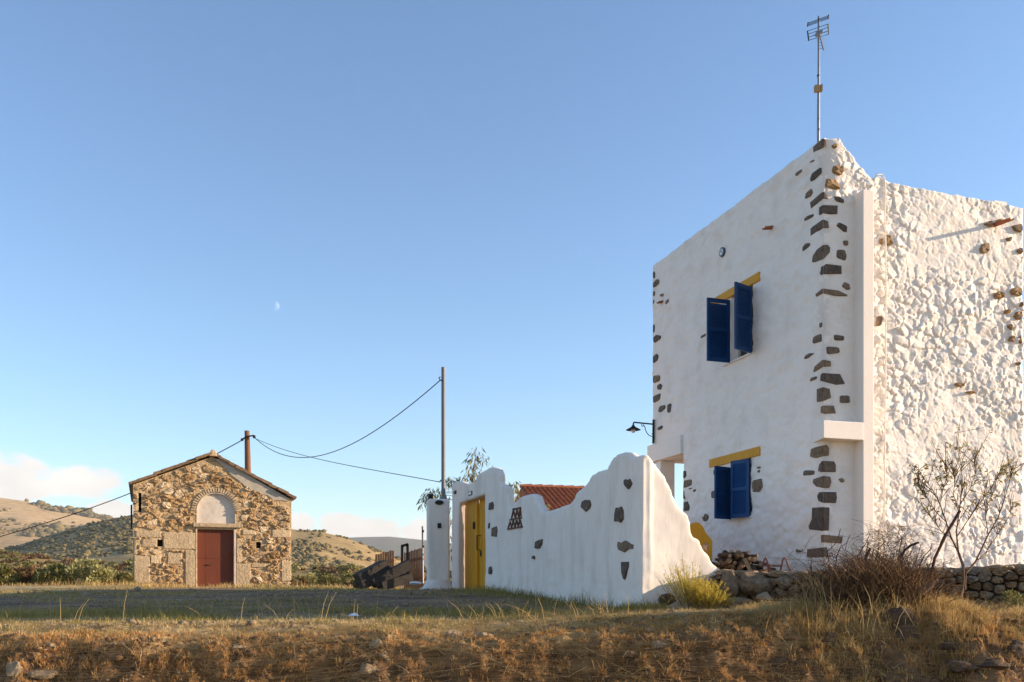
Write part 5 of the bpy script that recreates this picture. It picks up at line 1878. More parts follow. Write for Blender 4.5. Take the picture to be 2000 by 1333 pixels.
def sp_(x, y, dy=0.0):
    p = pix(1400 + x / 8.333, 1050 + y / 8.333, SD)
    return Vector((p.x, p.y + dy, p.z))


for q in (((740, 480), (762, 410), (778, 352), (795, 338), (812, 352), (826, 420), (845, 560)), ((1030, 560), (1062, 430), (1076, 350), (1100, 332), (1124, 350), (1150, 430), (1200, 565), (1250, 585))):
    MB().tube([sp_(*p) for p in q], 0.014, 8).build('leg_frame', MATS['rusty_red'], sh, smooth=True)
MB().tube([sp_(765, 460), sp_(1050, 465)], 0.014, 8).build('cross_bar', MATS['rusty_red'], sh)
MB().tube([sp_(845, 545), sp_(1030, 550)], 0.014, 8).build('cross_bar', MATS['rusty_red'], sh)
tag(MB().bar(sp_(1050, 598, -0.4), sp_(1660, 575, -0.3), 0.02, 0.02).build('rusty_bar', MATS['rusty_red']), 'long thin rusty bar lying along the top of the stone wall', 'bar')
YP = Plane(*pix(1348, HY, 15.0)[:2], 0.98, 0.2, side=1)
q = [YP.uz(*p) for p in ((1344, 1130), (1346, 1040), (1350, 1026), (1358, 1020.5), (1366, 1021), (1373, 1028), (1380, 1042), (1387, 1050), (1391.5, 1056), (1391.5, 1130))]
yp = MB().prism(YP, q, -0.12, 0.0).build('yellow_parapet', MATS['yellow_paint'], None, bevel=0.012)
tag(yp, 'yellow painted sloping stair parapet beside the white house', 'parapet')

# ------------------------------------------------------------------ wooden fence, scrap timber behind the pillar
fz = [((733, 1083), (770, 1075), 1128, 29.0, 8, 'leaning brown plank fence panel left of the dark frame'), ((789, 1080), (828, 1071), 1132, 27.5, 12, 'reddish plank fence panel beside the white gate pillar')]
for (a, b, yb, dep, n_, lab) in fz:
    f = thing('fence_panel', lab, 'fence', pix((a[0] + b[0]) / 2, yb, dep), 'plank fence behind the gate pillar')
    for k in range(n_):
        t0_, t1_ = k / n_, (k + 0.86) / n_
        A = pix(a[0] + (b[0] - a[0]) * t0_, HY, dep - 0.5 * t0_)
        B = pix(a[0] + (b[0] - a[0]) * t1_, HY, dep - 0.5 * t1_)
        zt_ = pix(0, a[1] + (b[1] - a[1]) * t0_ + random.uniform(-1.5, 1.5), dep).z
        zb_ = -0.1
        mb = MB()
        mb.hexa([(A.x, A.y, zb_), (B.x, B.y, zb_), (B.x, B.y + 0.025, zb_), (A.x, A.y + 0.025, zb_), (A.x, A.y, zt_), (B.x, B.y, zt_ + random.uniform(-0.02, 0.02)), (B.x, B.y + 0.025, zt_), (A.x, A.y + 0.025, zt_)])
        mb.build('plank', MATS['plank_wood'], f)
    for zy in (0.25, 0.8):
        A, B = pix(a[0] - 1, HY, dep + 0.04), pix(b[0] + 1, HY, dep - 0.46)
        MB().bar((A.x, A.y - 0.05, zy), (B.x, B.y - 0.05, zy + 0.12), 0.04, 0.07).build('rail', MATS['plank_wood'], f)
fr = thing('door_frame', 'dark grey wooden frame standing between the fence panels', 'frame', pix(790, 1130, 27.0))
for (a, b) in (((785, 1140), (785.5, 1066)), ((797, 1140), (796, 1063)), ((784, 1067), (797.5, 1063.5))):
    MB().bar(pix(*a, 27.0), pix(*b, 27.0), 0.07, 0.07, up=(0, 1, 0)).build('frame_post', MATS['grey_timber'], fr)
for (a, b, w_, h_, lab) in (((698, 1131), (752, 1103), 0.5, 0.26, 'thick dark old beam at the left of the timber heap'), ((704, 1143), (776, 1114), 0.5, 0.24, 'dark old beam in the middle of the timber heap'),
                            ((728, 1140), (799, 1103), 0.4, 0.26, 'long grey beam sloping up to the right on the timber heap'), ((742, 1146), (800, 1128), 0.5, 0.24, 'dark old beam on the ground at the right of the timber heap')):
    A, B = pix(*a, 25.6), pix(*b, 26.0)
    tag(MB().bar(A, B, w_, h_).build('old_beam', MATS['grey_timber'], None), lab, 'beam', 'old beams heaped left of the gate', 'thing')
rock('white_sack', 'crumpled white sack on the ground beside the gate pillar', pix(812, 1139, 24.6), (0.4, 0.3, 0.12), MATS['paper'], 412, cat='sack', jag=0.6)
rock('dark_sack', 'small dark bundle on the ground left of the timber heap', pix(700, 1141, 26.0), (0.35, 0.3, 0.3), MATS['boulder'], 413, cat='bundle')
fp = thing('thin_post', 'thin pale post just left of the white gate pillar', 'post', pix(826, 1130, 25.5))
MB().tube([pix(826, 1140, 25.5), pix(825, 1028, 25.5)], 0.022, 7).build('shaft', MATS['mast_metal'], fp)
for y in (1038, 1068):
    MB().box(pix(826.5, y, 25.4), (0.05, 0.05, 0.06)).build('clip', MATS['black_metal'], fp)

# ------------------------------------------------------------------ vegetation builders
def leaves_mesh(name, pts, dirs, size, asp, m, parent, droop=0.0, tone=None):
    """one small folded leaf per point"""
    k = len(pts)
    d = dirs / (np.linalg.norm(dirs, axis=1, keepdims=True) + 1e-9)
    d[:, 2] -= droop
    d /= np.linalg.norm(d, axis=1, keepdims=True)
    r_ = rng.normal(0, 1, (k, 3))
    sd = np.cross(d, r_)
    sd /= np.linalg.norm(sd, axis=1, keepdims=True) + 1e-9
    s_ = (size * rng.lognormal(0, 0.28, k))[:, None]
    v = np.stack([pts, pts + d * s_ * 0.5 + sd * s_ * asp, pts + d * s_, pts + d * s_ * 0.5 - sd * s_ * asp], 1).reshape(-1, 3)
    f = (np.array([[0, 1, 2, 3]])[None] + (np.arange(k) * 4)[:, None, None]).reshape(-1, 4)
    t_ = rng.random(k) if tone is None else tone
    return mesh_np(name, v, f, m, parent, attr=np.repeat(t_, 4))


def shrub(name, label, px, py_base, depth, w, h, m, n, leaf, seed, group, stem=True):
    c = pix(px, HY, depth)
    z0 = gz(c.x, c.y) - 0.05
    t = thing(name, label, 'shrub', (c.x, c.y, z0), group)
    r_ = np.random.default_rng(seed)
    ncl = 26
    cl = []
    for _ in range(ncl):
        a = r_.uniform(0, 2 * math.pi)
        q = r_.random() ** 0.5 * 0.85
        hh = r_.uniform(0.12, 1.0) * (1 - 0.55 * q * q)
        cl.append((c.x + math.cos(a) * q * w, c.y + math.sin(a) * q * w * 0.8, z0 + hh * h, r_.uniform(0.16, 0.32) * w))
    cl = np.array(cl)
    ii = r_.integers(0, ncl, n)
    dv = r_.normal(0, 1, (n, 3))
    dv /= np.linalg.norm(dv, axis=1, keepdims=True)
    rad = r_.random(n) ** 0.4
    pts = cl[ii, :3] + dv * (cl[ii, 3] * rad)[:, None] * np.array([1, 1, 0.8])
    pts[:, 2] = np.maximum(pts[:, 2], z0 + 0.02)
    tone = np.clip(r_.normal(0.5, 0.2, n) + r_.normal(0, 0.15, ncl)[ii], 0, 1)
    dirs = dv + np.array([0, 0, 0.7])
    leaves_mesh('foliage', pts, dirs, leaf, 0.28, m, t, tone=tone)
    if stem:
        mb = MB()
        for q in cl[::2]:
            b0 = Vector((c.x + r_.normal(0, 0.06 * w), c.y + r_.normal(0, 0.06 * w), z0))
            e = Vector(q[:3])
            mid = b0.lerp(e, 0.5) + Vector((r_.normal(0, 0.05), r_.normal(0, 0.05), 0.08 * h))
            mb.tube([b0, mid, e], [0.018, 0.012, 0.005], 4, cap=False)
        mb.build('stem', MATS['twig'], t)
    return t


SG = 'shrubs at the edge of the plateau'
shrub('shrub', 'large pale green rounded shrub left of the chapel', 178, 1143, 29.4, 0.80, 0.86, MATS['leaf_pale'], 5200, 0.075, 1, SG)
shrub('shrub', 'olive brown shrub beside the large pale green one', 102, 1142, 29.0, 0.58, 0.62, MATS['leaf_shrub'], 3400, 0.075, 2, SG)
shrub('shrub', 'brownish shrub second from the left picture edge', 48, 1142, 29.8, 0.62, 0.60, MATS['leaf_brown'], 3000, 0.08, 3, SG)
shrub('shrub', 'yellow-green shrub at the very left picture edge', -2, 1142, 28.8, 0.58, 0.68, MATS['leaf_shrub'], 3000, 0.075, 4, SG)
shrub('shrub', 'low dark olive shrub touching the left chapel corner', 238, 1143, 30.0, 0.38, 0.42, MATS['leaf_shrub'], 2200, 0.06, 5, SG)
shrub('shrub', 'low reddish brown bush at the right chapel corner', 582, 1160, 31.5, 0.34, 0.42, MATS['leaf_brown'], 1800, 0.05, 6, SG)
shrub('shrub', 'pale sage shrub just right of the chapel', 606, 1157, 33, 0.42, 0.62, MATS['leaf_pale'], 2300, 0.055, 7, SG)
shrub('shrub', 'tall pale leggy shrub left of the timber pile', 682, 1155, 30, 0.36, 0.98, MATS['leaf_pale'], 2300, 0.055, 8, SG)
shrub('shrub', 'broad sage shrub midway between chapel and timber pile', 646, 1157, 32, 0.52, 0.62, MATS['leaf_shrub'], 2600, 0.055, 9, SG)
shrub('shrub', 'small golden bush in front of the leggy shrub', 702, 1150, 31, 0.3, 0.6, MATS['leaf_brown'], 1500, 0.05, 10, SG)
shrub('shrub', 'dark green low bush on the slope behind the sage shrubs', 630, 1130, 44, 0.9, 1.5, MATS['leaf_shrub'], 3000, 0.09, 11, SG)
shrub('shrub', 'small green bush by the stone wall at right picture edge', 1992, 1190, 12.2, 0.30, 0.36, MATS['leaf_shrub'], 2200, 0.035, 12, None)


# eucalyptus sapling behind the gate
def spray(c, rad, n, size, seed, zs=1.0):
    r_ = np.random.default_rng(seed)
    d = r_.normal(0, 1, (n, 3))
    d /= np.linalg.norm(d, axis=1, keepdims=True)
    p = np.array(c) + d * (rad * r_.random(n) ** 0.6)[:, None] * np.array([1, 1, zs])
    return p, d


ED = 25.6
eu = thing('eucalyptus_sapling', 'thin drooping eucalyptus sapling rising behind the yellow gate', 'tree', pix(925, HY, ED))
CL = [((924, 905), 0.20, 42, 1.5), ((932, 885), 0.16, 26, 1.4), ((918, 925), 0.18, 42, 1.2), ((905, 938), 0.22, 40, 0.5), ((880, 938), 0.17, 38, 0.6), ((874, 945), 0.12, 24, 1.3), ((838, 968), 0.16, 50, 1.2),
      ((846, 960), 0.12, 24, 1.0), ((828, 982), 0.12, 30, 1.3), ((945, 900), 0.12, 14, 1.2), ((960, 912), 0.1, 8, 1), ((978, 930), 0.16, 10, 1.2), ((1000, 960), 0.14, 40, 1.6), ((1005, 948), 0.14, 36, 1.0),
      ((998, 982), 0.12, 36, 1.4), ((985, 945), 0.1, 12, 1), ((1062, 988), 0.10, 20, 1.0), ((880, 1000), 0.09, 40, 4.5), ((880, 1060), 0.09, 40, 4.5), ((862, 958), 0.14, 20, 0.8), ((940, 930), 0.2, 30, 1.0)]
P_, D_ = [], []
tw = MB()
tb = pix(925, HY, ED)
fork = pix(922, 985, ED)
tw.tube([tb, pix(923, 1060, ED), fork, pix(924, 930, ED), pix(930, 880, ED)], [0.035, 0.03, 0.022, 0.014, 0.006], 6, cap=False)
for i, (c, rd_, n_, zs_) in enumerate(CL):
    cc = pix(*c, ED - 0.1 + 0.25 * random.random())
    p, d = spray(cc, rd_ * 1.25, int(n_ * 1.6), 0.1, 70 + i, zs_)
    P_.append(p)
    D_.append(d)
    mid = fork.lerp(cc, 0.5) + Vector((0, 0, 0.12))
    tw.tube([fork, mid, cc], [0.012, 0.008, 0.003], 4, cap=False)
leaves_mesh('crown', np.concatenate(P_), np.concatenate(D_), 0.15, 0.10, MATS['leaf_eucalypt'], eu, droop=1.3)
tw.build('trunk', MATS['twig'], eu)


# small half-bare almond tree in front of the rough facade
TD = 12.0
tg = ground_at(1868, 1208, 11.0, 14)
TD = tg.y
al = thing('almond_tree', 'small half-bare tree with thin twigs and few leaves before the white wall', 'tree', tuple(tg))


def tp_(px, py, dy=0.0):
    d_ = TD + dy
    return pix(px, py, d_)


skel = [([(1869, 1212), (1876, 1170), (1882, 1135), (1881, 1105), (1872, 1080)], 0.034, 0.024),
        ([(1884, 1150), (1886, 1120), (1905, 1098), (1916, 1075), (1930, 1045)], 0.022, 0.015),
        ([(1872, 1080), (1858, 1050), (1848, 1020), (1836, 985), (1822, 958), (1805, 935), (1793, 915)], 0.017, 0.003),
        ([(1872, 1080), (1868, 1040), (1874, 995), (1880, 950), (1878, 910), (1868, 872)], 0.017, 0.003),
        ([(1930, 1045), (1950, 1010), (1962, 975), (1972, 940), (1976, 915)], 0.014, 0.003),
        ([(1868, 1050), (1888, 1020), (1912, 985), (1936, 955), (1952, 925)], 0.012, 0.003),
        ([(1848, 1020), (1828, 1000), (1812, 975), (1798, 955), (1790, 942)], 0.009, 0.003),
        ([(1876, 985), (1895, 955), (1905, 925), (1902, 895)], 0.009, 0.003),
        ([(1905, 1098), (1925, 1080), (1945, 1050), (1968, 1015), (1982, 980)], 0.011, 0.003),
        ([(1858, 1050), (1840, 1040), (1818, 1010), (1800, 985)], 0.009, 0.003),
        ([(1836, 985), (1842, 955), (1850, 930), (1846, 905)], 0.008, 0.003),
        ([(1930, 1045), (1925, 1010), (1930, 980), (1945, 955)], 0.009, 0.003),
        ([(1872, 1000), (1862, 965), (1866, 935), (1858, 912)], 0.008, 0.003)]
trunk = MB()
rt = random.Random(12)
LP_, LD_ = [], []
for bi, (pts, r0_, r1_) in enumerate(skel):
    n_ = len(pts)
    off0 = rt.uniform(-0.35, 0.35) if bi > 1 else 0.0
    path = []
    for i, p in enumerate(pts):
        t_ = i / (n_ - 1)
        path.append(tp_(*p, off0 * t_))
    rad = [0.62 * (r0_ + (r1_ - r0_) * (i / (n_ - 1))) for i in range(n_)]
    trunk.tube(path, rad, 7 if bi < 2 else 5, cap=False)
    if bi < 2:
        continue
    for k in range(18):                                        # side twigs
        i = rt.randrange(0 if rt.random() < 0.4 else 1, n_ - 1)
        f_ = rt.random()
        s_ = path[i].lerp(path[i + 1], f_)
        main = (path[i + 1] - path[i]).normalized()
        d_ = (main * 0.7 + Vector((rt.gauss(0, 0.6), rt.gauss(0, 0.7), rt.gauss(0.35, 0.35)))).normalized()
        ln = rt.uniform(0.10, 0.36)
        m1 = s_ + d_ * ln * 0.5 + Vector((0, 0, rt.uniform(-0.01, 0.03)))
        e_ = s_ + d_ * ln + Vector((rt.gauss(0, 0.02), rt.gauss(0, 0.02), rt.uniform(0, 0.05)))
        trunk.tube([s_, m1, e_], [0.0045, 0.0035, 0.002], 4, cap=False)
        if rt.random() < 0.45:
            e2 = m1 + Vector((rt.gauss(0, 0.08), rt.gauss(0, 0.08), rt.uniform(0.0, 0.12)))
            trunk.tube([m1, e2], [0.003, 0.0018], 4, cap=False)
        zrel = (e_.z + 0.35) / 1.9
        if rt.random() < 0.25 + 0.6 * zrel:
            for _ in range(rt.randrange(1, 5)):
                LP_.append(tuple(m1.lerp(e_, rt.random())))
                LD_.append((rt.gauss(0, 1), rt.gauss(0, 1), rt.gauss(-0.2, 0.6)))
    for _ in range(9):
        LP_.append(tuple(path[-1].lerp(path[-2], rt.random() * 0.8)))
        LD_.append((rt.gauss(0, 1), rt.gauss(0, 1), rt.gauss(0, 0.6)))
for (cx_, cy_, n_) in ((1840, 930, 46), (1812, 925, 20), (1964, 925, 30), (1880, 880, 12), (1905, 935, 16), (1800, 950, 14)):
    cc = tp_(cx_, cy_, 0.0)
    for _ in range(n_):
        LP_.append((cc.x + rt.gauss(0, 0.05), cc.y + rt.gauss(0, 0.06), cc.z + rt.gauss(0, 0.07)))
        LD_.append((rt.gauss(0, 1), rt.gauss(0, 1), rt.gauss(-0.3, 0.6)))
trunk.build('trunk', MATS['twig'], al, smooth=True)
leaves_mesh('crown', np.array(LP_), np.array(LD_), 0.05, 0.2, MATS['leaf_almond'], al, droop=0.3)


# feathery yellow-green bush by the wall corner
def blades(pts, h, w, lean, m, name, parent=None, tone=None, label=None, cat=None, kind=None):
    k = len(pts)
    a = rng.uniform(0, 2 * math.pi, k)
    wv = np.stack([np.cos(a), np.sin(a), np.zeros(k)], -1) * (w / 2)[:, None]
    up = np.zeros((k, 3))
    up[:, 2] = h
    v = np.stack([pts - wv, pts + wv, pts + lean * 0.38 + up * 0.55 - wv * 0.75, pts + lean * 0.38 + up * 0.55 + wv * 0.75, pts + lean + up * (1 - 0.15 * rng.random((k, 1)))], 1).reshape(-1, 3)
    f = (np.array([[0, 1, 3], [0, 3, 2], [2, 3, 4]])[None] + (np.arange(k) * 5)[:, None, None]).reshape(-1, 3)
    t_ = rng.random(k) if tone is None else tone
    o = mesh_np(name, v, f, m, parent, attr=np.repeat(np.clip(t_, 0, 1), 5))
    return tag(o, label, cat, None, kind)


bc = pix(1347, HY, 13.1)
bz = gz(bc.x, bc.y) - 0.02
yb = thing('feathery_bush', 'feathery yellow-green bush growing against the garden wall corner', 'bush', (bc.x, bc.y, bz))
n_ = 460
ba = rng.uniform(0, 2 * math.pi, n_)
bl = rng.random(n_) ** 0.7
stx, sty = np.cos(ba) * bl, np.sin(ba) * bl
stem_m = MB()
SP_, SH_, SL_ = [], [], []
for i in range(n_):
    b0 = Vector((bc.x + 0.10 + stx[i] * 0.16, bc.y + sty[i] * 0.13, bz))
    b0.x += random.uniform(-0.10, 0.16)
    rel = b0.x - bc.x
    hh = (0.30 + 0.16 * random.random()) * float(np.interp(rel, [-0.25, -0.08, 0.0, 0.1, 0.25, 0.42], [0.75, 1.25, 1.75, 1.2, 0.8, 0.45])) * random.uniform(0.6, 1.12)
    tip = b0 + Vector((stx[i] * 0.30 - 0.02 + random.gauss(0, 0.03), sty[i] * 0.22, hh))
    mid = b0.lerp(tip, 0.5) + Vector((stx[i] * 0.04, sty[i] * 0.04, 0.03))
    if i % 4 == 0:
        stem_m.tube([b0, mid, tip], [0.004, 0.003, 0.0015], 3, cap=False)
    for k in range(22):
        t_ = 0.12 + 0.88 * random.random() ** 0.8
        p = b0.lerp(mid, t_ * 2) if t_ < 0.5 else mid.lerp(tip, t_ * 2 - 1)
        SP_.append(tuple(p))
        SH_.append(random.uniform(0.02, 0.055))
        SL_.append((random.gauss(0, 0.026), random.gauss(0, 0.026), 0))
k = len(SP_)
SP_ = np.array(SP_)
blades(SP_, np.array(SH_), np.full(k, 0.007), np.array(SL_), MATS['leaf_yellow'], 'foliage', yb, tone=np.clip(rng.normal(0.45, 0.2, k) + (SP_[:, 2] - bz) * 0.35, 0, 1))
stem_m.build('stem', MATS['twig'], yb)

# ------------------------------------------------------------------ bramble thicket, iron posts, boulder
BC = Vector((690 / FPX * 10.55, 10.55, gz(690 / FPX * 10.55, 10.55)))
br = thing('bramble_thicket', 'tangled dark dry bramble thicket in front of the stone wall', 'bush', tuple(BC))
V_, F_, T_ = [], [], []
rb = random.Random(33)


def arc(p0, p1, sag, rad, n=7, sides=3, tone=0.5, jit=0.012):
    base_i = len(V_)
    p0, p1 = Vector(p0), Vector(p1)
    t = (p1 - p0).normalized()
    sd = t.cross(Vector((0.2, 0.3, 1))).normalized()
    u = sd.cross(t)
    for i in range(n):
        f_ = i / (n - 1)
        c = p0.lerp(p1, f_) + Vector((rb.gauss(0, jit), rb.gauss(0, jit), rb.gauss(0, jit)))
        c.z += sag * 4 * f_ * (1 - f_)
        for k in range(sides):
            a = 2 * math.pi * k / sides
            q = c + (sd * math.cos(a) + u * math.sin(a)) * rad * (1 - 0.6 * f_)
            V_.append((q.x, q.y, q.z))
            T_.append(tone)
    for i in range(n - 1):
        for k in range(sides):
            F_.append((base_i + i * sides + k, base_i + i * sides + (k + 1) % sides, base_i + (i + 1) * sides + (k + 1) % sides, base_i + (i + 1) * sides + k))


for i in range(3300):
    px_ = rb.gauss(1708, 58)
    if not 1572 < px_ < 1840:
        continue
    dep = BC.y + rb.uniform(-0.25, 1.1)
    x = (px_ - CX) / FPX * dep
    z = gz(x, dep)
    top_px = np.interp(px_, [1545, 1600, 1660, 1700, 1760, 1800, 1840], [1185, 1140, 1100, 1085, 1075, 1110, 1170])
    ztop_ = (HY - top_px) / FPX * dep
    h = max(0.1, (ztop_ - z)) * rb.random() ** 0.6 * rb.uniform(0.75, 1.22)
    e = (x + rb.gauss(-0.05, 0.28), dep + rb.gauss(0, 0.2), z + h)
    arc((x, dep, z), e, rb.uniform(0.0, 0.22), rb.uniform(0.002, 0.0055), tone=rb.random())
for i in range(46):                                            # thicker dead branches standing out of the thicket
    px_ = rb.uniform(1590, 1825)
    dep = BC.y + rb.uniform(0.0, 0.8)
    x = (px_ - CX) / FPX * dep
    z = gz(x, dep)
    e = (x + rb.gauss(0.08, 0.3), dep + rb.gauss(0, 0.15), (HY - rb.uniform(1035, 1120)) / FPX * dep)
    arc((x, dep, z), e, rb.uniform(-0.05, 0.18), rb.uniform(0.005, 0.011), n=8, sides=4, tone=rb.random() * 0.35, jit=0.02)
for i in range(520):                                           # wiry tangle against the white wall
    px_ = rb.gauss(1735, 38) if i % 3 else rb.gauss(1640, 45)
    dep = BC.y + 0.5 + rb.uniform(-0.2, 0.6)
    py_ = rb.uniform(1035, 1130) if px_ > 1690 else rb.uniform(1075, 1140)
    c = pix(px_, py_, dep)
    if math.hypot((px_ - 1735) / 70, (py_ - 1090) / 62) > 1 and px_ > 1690:
        continue
    d_ = Vector((rb.gauss(0, 0.17), rb.gauss(0, 0.1), rb.gauss(0, 0.10)))
    arc(c - d_, c + d_, rb.uniform(-0.1, 0.1), rb.uniform(0.0014, 0.0028), n=8, tone=rb.random() * 0.6, jit=0.016)
bo = mesh_np('canes', np.array(V_), np.array(F_), MATS['bramble'], br, attr=T_)

posts = [('rusted iron post leaning right above the brambles, the tallest', [(1812, 1150), (1826, 1090), (1850, 1040), (1875, 998)], 0.017, 0.3), ('short rusted iron post leaning at the left of the brambles', [(1662, 1160), (1678, 1120), (1688, 1095), (1700, 1071)], 0.017, 0.25),
         ('bent hook-shaped rusted iron rod over the brambles', [(1754, 1160), (1755, 1105), (1758, 1088), (1768, 1074), (1782, 1064), (1794, 1060)], 0.014, 0.3), ('stubby rusted iron spike among the left brambles', [(1662, 1130), (1655, 1116), (1648, 1103)], 0.011, 0.2)]
for (lab, pts, rad, dd_) in posts:
    d0_ = BC.y + dd_
    path = [pix(x, y, d0_) for (x, y) in pts]
    foot = Vector((path[0].x - 0.02, path[0].y, gz(path[0].x, path[0].y) - 0.1))
    tag(MB().tube([foot] + path, rad, 6).build('iron_post', MATS['rusty_iron']), lab, 'post', 'old iron fence posts')
tag(MB().tube([pix(1818, 1140, BC.y - 0.15), pix(1790, 1165, BC.y - 0.1), pix(1762, 1200, BC.y - 0.05)], [0.05, 0.06, 0.05], 7).build('dead_branch', MATS['bramble'] if False else MATS['twig']), 'thick dead branch slanting through the right of the brambles', 'branch')
bp_ = ground_at(1790, 1285, 8.5, 13)
rock('leaning_boulder', 'large dark boulder leaning to the right below the dead branch', (bp_.x - 0.02, bp_.y + 0.45, bp_.z + 0.16), (0.46, 0.42, 0.86), MATS['boulder'], 511, tilt=(-0.2, 0.5), jag=0.9, sub=3)

# tall golden grass standing in and before the brambles
k = 1000
px_ = np.concatenate([rng.normal(1600, 22, k // 3), rng.normal(1730, 44, k // 3), rng.normal(1680, 70, k - 2 * (k // 3))])
dep = BC.y + rng.uniform(-0.9, 0.5, k)
gx = (px_ - CX) / FPX * dep
gp = np.stack([gx, dep, ground(gx, dep) - 0.01], -1)
gh = rng.uniform(0.10, 0.55, k) * np.where(rng.random(k) < 0.7, 0.45, 1.0)
ln_ = np.stack([rng.normal(-0.01, 0.17, k), rng.normal(0, 0.12, k), np.zeros(k)], -1) * (gh / 0.4)[:, None]
blades(gp, gh, rng.uniform(0.004, 0.009, k), ln_, MATS['straw'], 'dry_grass_clump', None, tone=np.clip(rng.normal(0.52, 0.24, k), 0, 1), label='tall golden dry grass standing among the brambles', cat='grass', kind='stuff')

# ------------------------------------------------------------------ foreground rocks and litter
RK = [((885, 1252), 0.19, 0.13, 'tan rock half lit on the bank, largest near the middle'), ((942, 1252), 0.15, 0.09, 'pale flat rock just right of the tan rock on the bank'),
      ((733, 1272), 0.19, 0.13, 'brown rock on the bank left of the middle'), ((718, 1326), 0.28, 0.2, 'pointed pale rock at the bottom picture edge'),
      ((22, 1325), 0.24, 0.20, 'pale blocky rock at the lower left corner'), ((66, 1332), 0.40, 0.13, 'broad sandy rock beside the blocky one at lower left'),
      ((1292, 1272), 0.2, 0.11, 'grey rounded rock on the shaded bank below the wall corner'), ((1272, 1240), 0.17, 0.07, 'flat tan stone under the garden wall corner'),
      ((465, 1275), 0.2, 0.08, 'flat brown rock among straw at left centre'), ((98, 1272), 0.13, 0.07, 'small brown stone above the lower left rocks'),
      ((222, 1270), 0.06, 0.05, 'tiny pale stone in the straw at left'), ((1622, 1275), 0.28, 0.22, 'dark rounded rock in shade under the brambles'),
      ((1520, 1308), 0.3, 0.14, 'dark flat rock in shade at the bank bottom'), ((1885, 1318), 0.40, 0.14, 'long brown slab rock at lower right'), ((1948, 1312), 0.36, 0.13, 'dark slab rock near the right picture edge'),
      ((1862, 1282), 0.3, 0.14, 'low brown rock below the leaning boulder'), ((1990, 1290), 0.26, 0.22, 'dark rock cut by the right picture edge'), ((1228, 1290), 0.12, 0.08, 'small stone on the bank right of the middle'),
      ((610, 1285), 0.14, 0.09, 'small dark stone in the straw left of the brown rock')]
for i, ((px_, py_), w_, h_, lab) in enumerate(RK):
    g = ground_at(px_, py_ - 6, 6.5, 14)
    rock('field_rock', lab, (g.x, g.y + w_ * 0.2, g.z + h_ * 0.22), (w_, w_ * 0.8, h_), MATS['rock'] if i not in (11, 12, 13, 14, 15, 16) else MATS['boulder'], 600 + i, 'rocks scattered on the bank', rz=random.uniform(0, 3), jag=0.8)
g = ground_at(690, 1207, 9, 16)
mb = MB()
mb.add([(g.x - 0.08, g.y - 0.03, g.z + 0.02), (g.x + 0.02, g.y - 0.05, g.z + 0.03), (g.x + 0.09, g.y, g.z + 0.025), (g.x + 0.03, g.y + 0.05, g.z + 0.07), (g.x - 0.06, g.y + 0.05, g.z + 0.05), (g.x, g.y, g.z + 0.045)],
       [(0, 1, 5), (1, 2, 5), (2, 3, 5), (3, 4, 5), (4, 0, 5)])
o = mb.build('paper_scrap', MATS['paper'])
so = o.modifiers.new('s', 'SOLIDIFY')
so.thickness = 0.004
tag(o, 'crumpled white paper scrap on the road edge', 'litter')
tag(MB().bar(pix(1622, 1212, BC.y - 0.45), pix(1652, 1201, BC.y - 0.4), 0.02, 0.005).build('plastic_strip', MATS['paper']), 'narrow white plastic strip caught in the dark brambles', 'litter')

# ------------------------------------------------------------------ grass
HOUSE_POLY = None


def free(x, y):
    """keep grass off the buildings, walls and terrace"""
    ok = np.ones(len(x), bool)
    # behind the retaining wall line or behind the long face of the garden wall
    rwx, rwy = zip(*RW)
    ok &= ~((x > 2.9) & (y > np.interp(x, rwx, rwy) - 0.05))
    u = (x - WL.x) * WL.dx + (y - WL.y) * WL.dy
    o_ = (x - WL.x) * WL.nx + (y - WL.y) * WL.ny
    ok &= ~((u > -0.4) & (o_ < 0.01) & (y > 13.4))
    ug = (x - WG.x) * WG.nx + (y - WG.y) * WG.ny
    ok &= ~((x > 1.8) & (x < 3.3) & (ug < 0.01))
    uc = (x - CH.x) * CH.nx + (y - CH.y) * CH.ny
    ok &= ~(uc < 0.05)
    return ok


def grass(name, label, n, xr, yr, hr, wr, m, tone_mu, lean, seed, dens=None, upf=1.0):
    r_ = np.random.default_rng(seed)
    x = r_.uniform(xr[0], xr[1], n)
    y = r_.uniform(yr[0], yr[1], n)
    keep = (np.abs(x) < 0.56 * y + 0.4) & free(x, y)
    if dens is not None:
        keep &= r_.random(n) < dens(x, y)
    x, y = x[keep], y[keep]
    k = len(x)
    z = ground(x, y) - 0.006
    clump = fbm(x * 1.6, y * 1.6, 3, seed + 3)
    h = r_.uniform(hr[0], hr[1], k) * (0.45 + 1.1 * clump) * np.where(r_.random(k) < 0.15, 1.6, 1.0)
    la = r_.uniform(0, 2 * math.pi, k)
    lm = np.abs(r_.normal(0, lean, k)) * h / upf
    ln__ = np.stack([np.cos(la) * lm, np.sin(la) * lm, np.zeros(k)], -1)
    tone = np.clip(tone_mu + r_.normal(0, 0.20, k) + (fbm(x * 0.8, y * 0.8, 3, seed + 7) - 0.5) * 0.7, 0, 1)
    return blades(np.stack([x, y, z], -1), h * upf, r_.uniform(wr[0], wr[1], k), ln__, m, name, None, tone, label, 'grass', 'stuff')


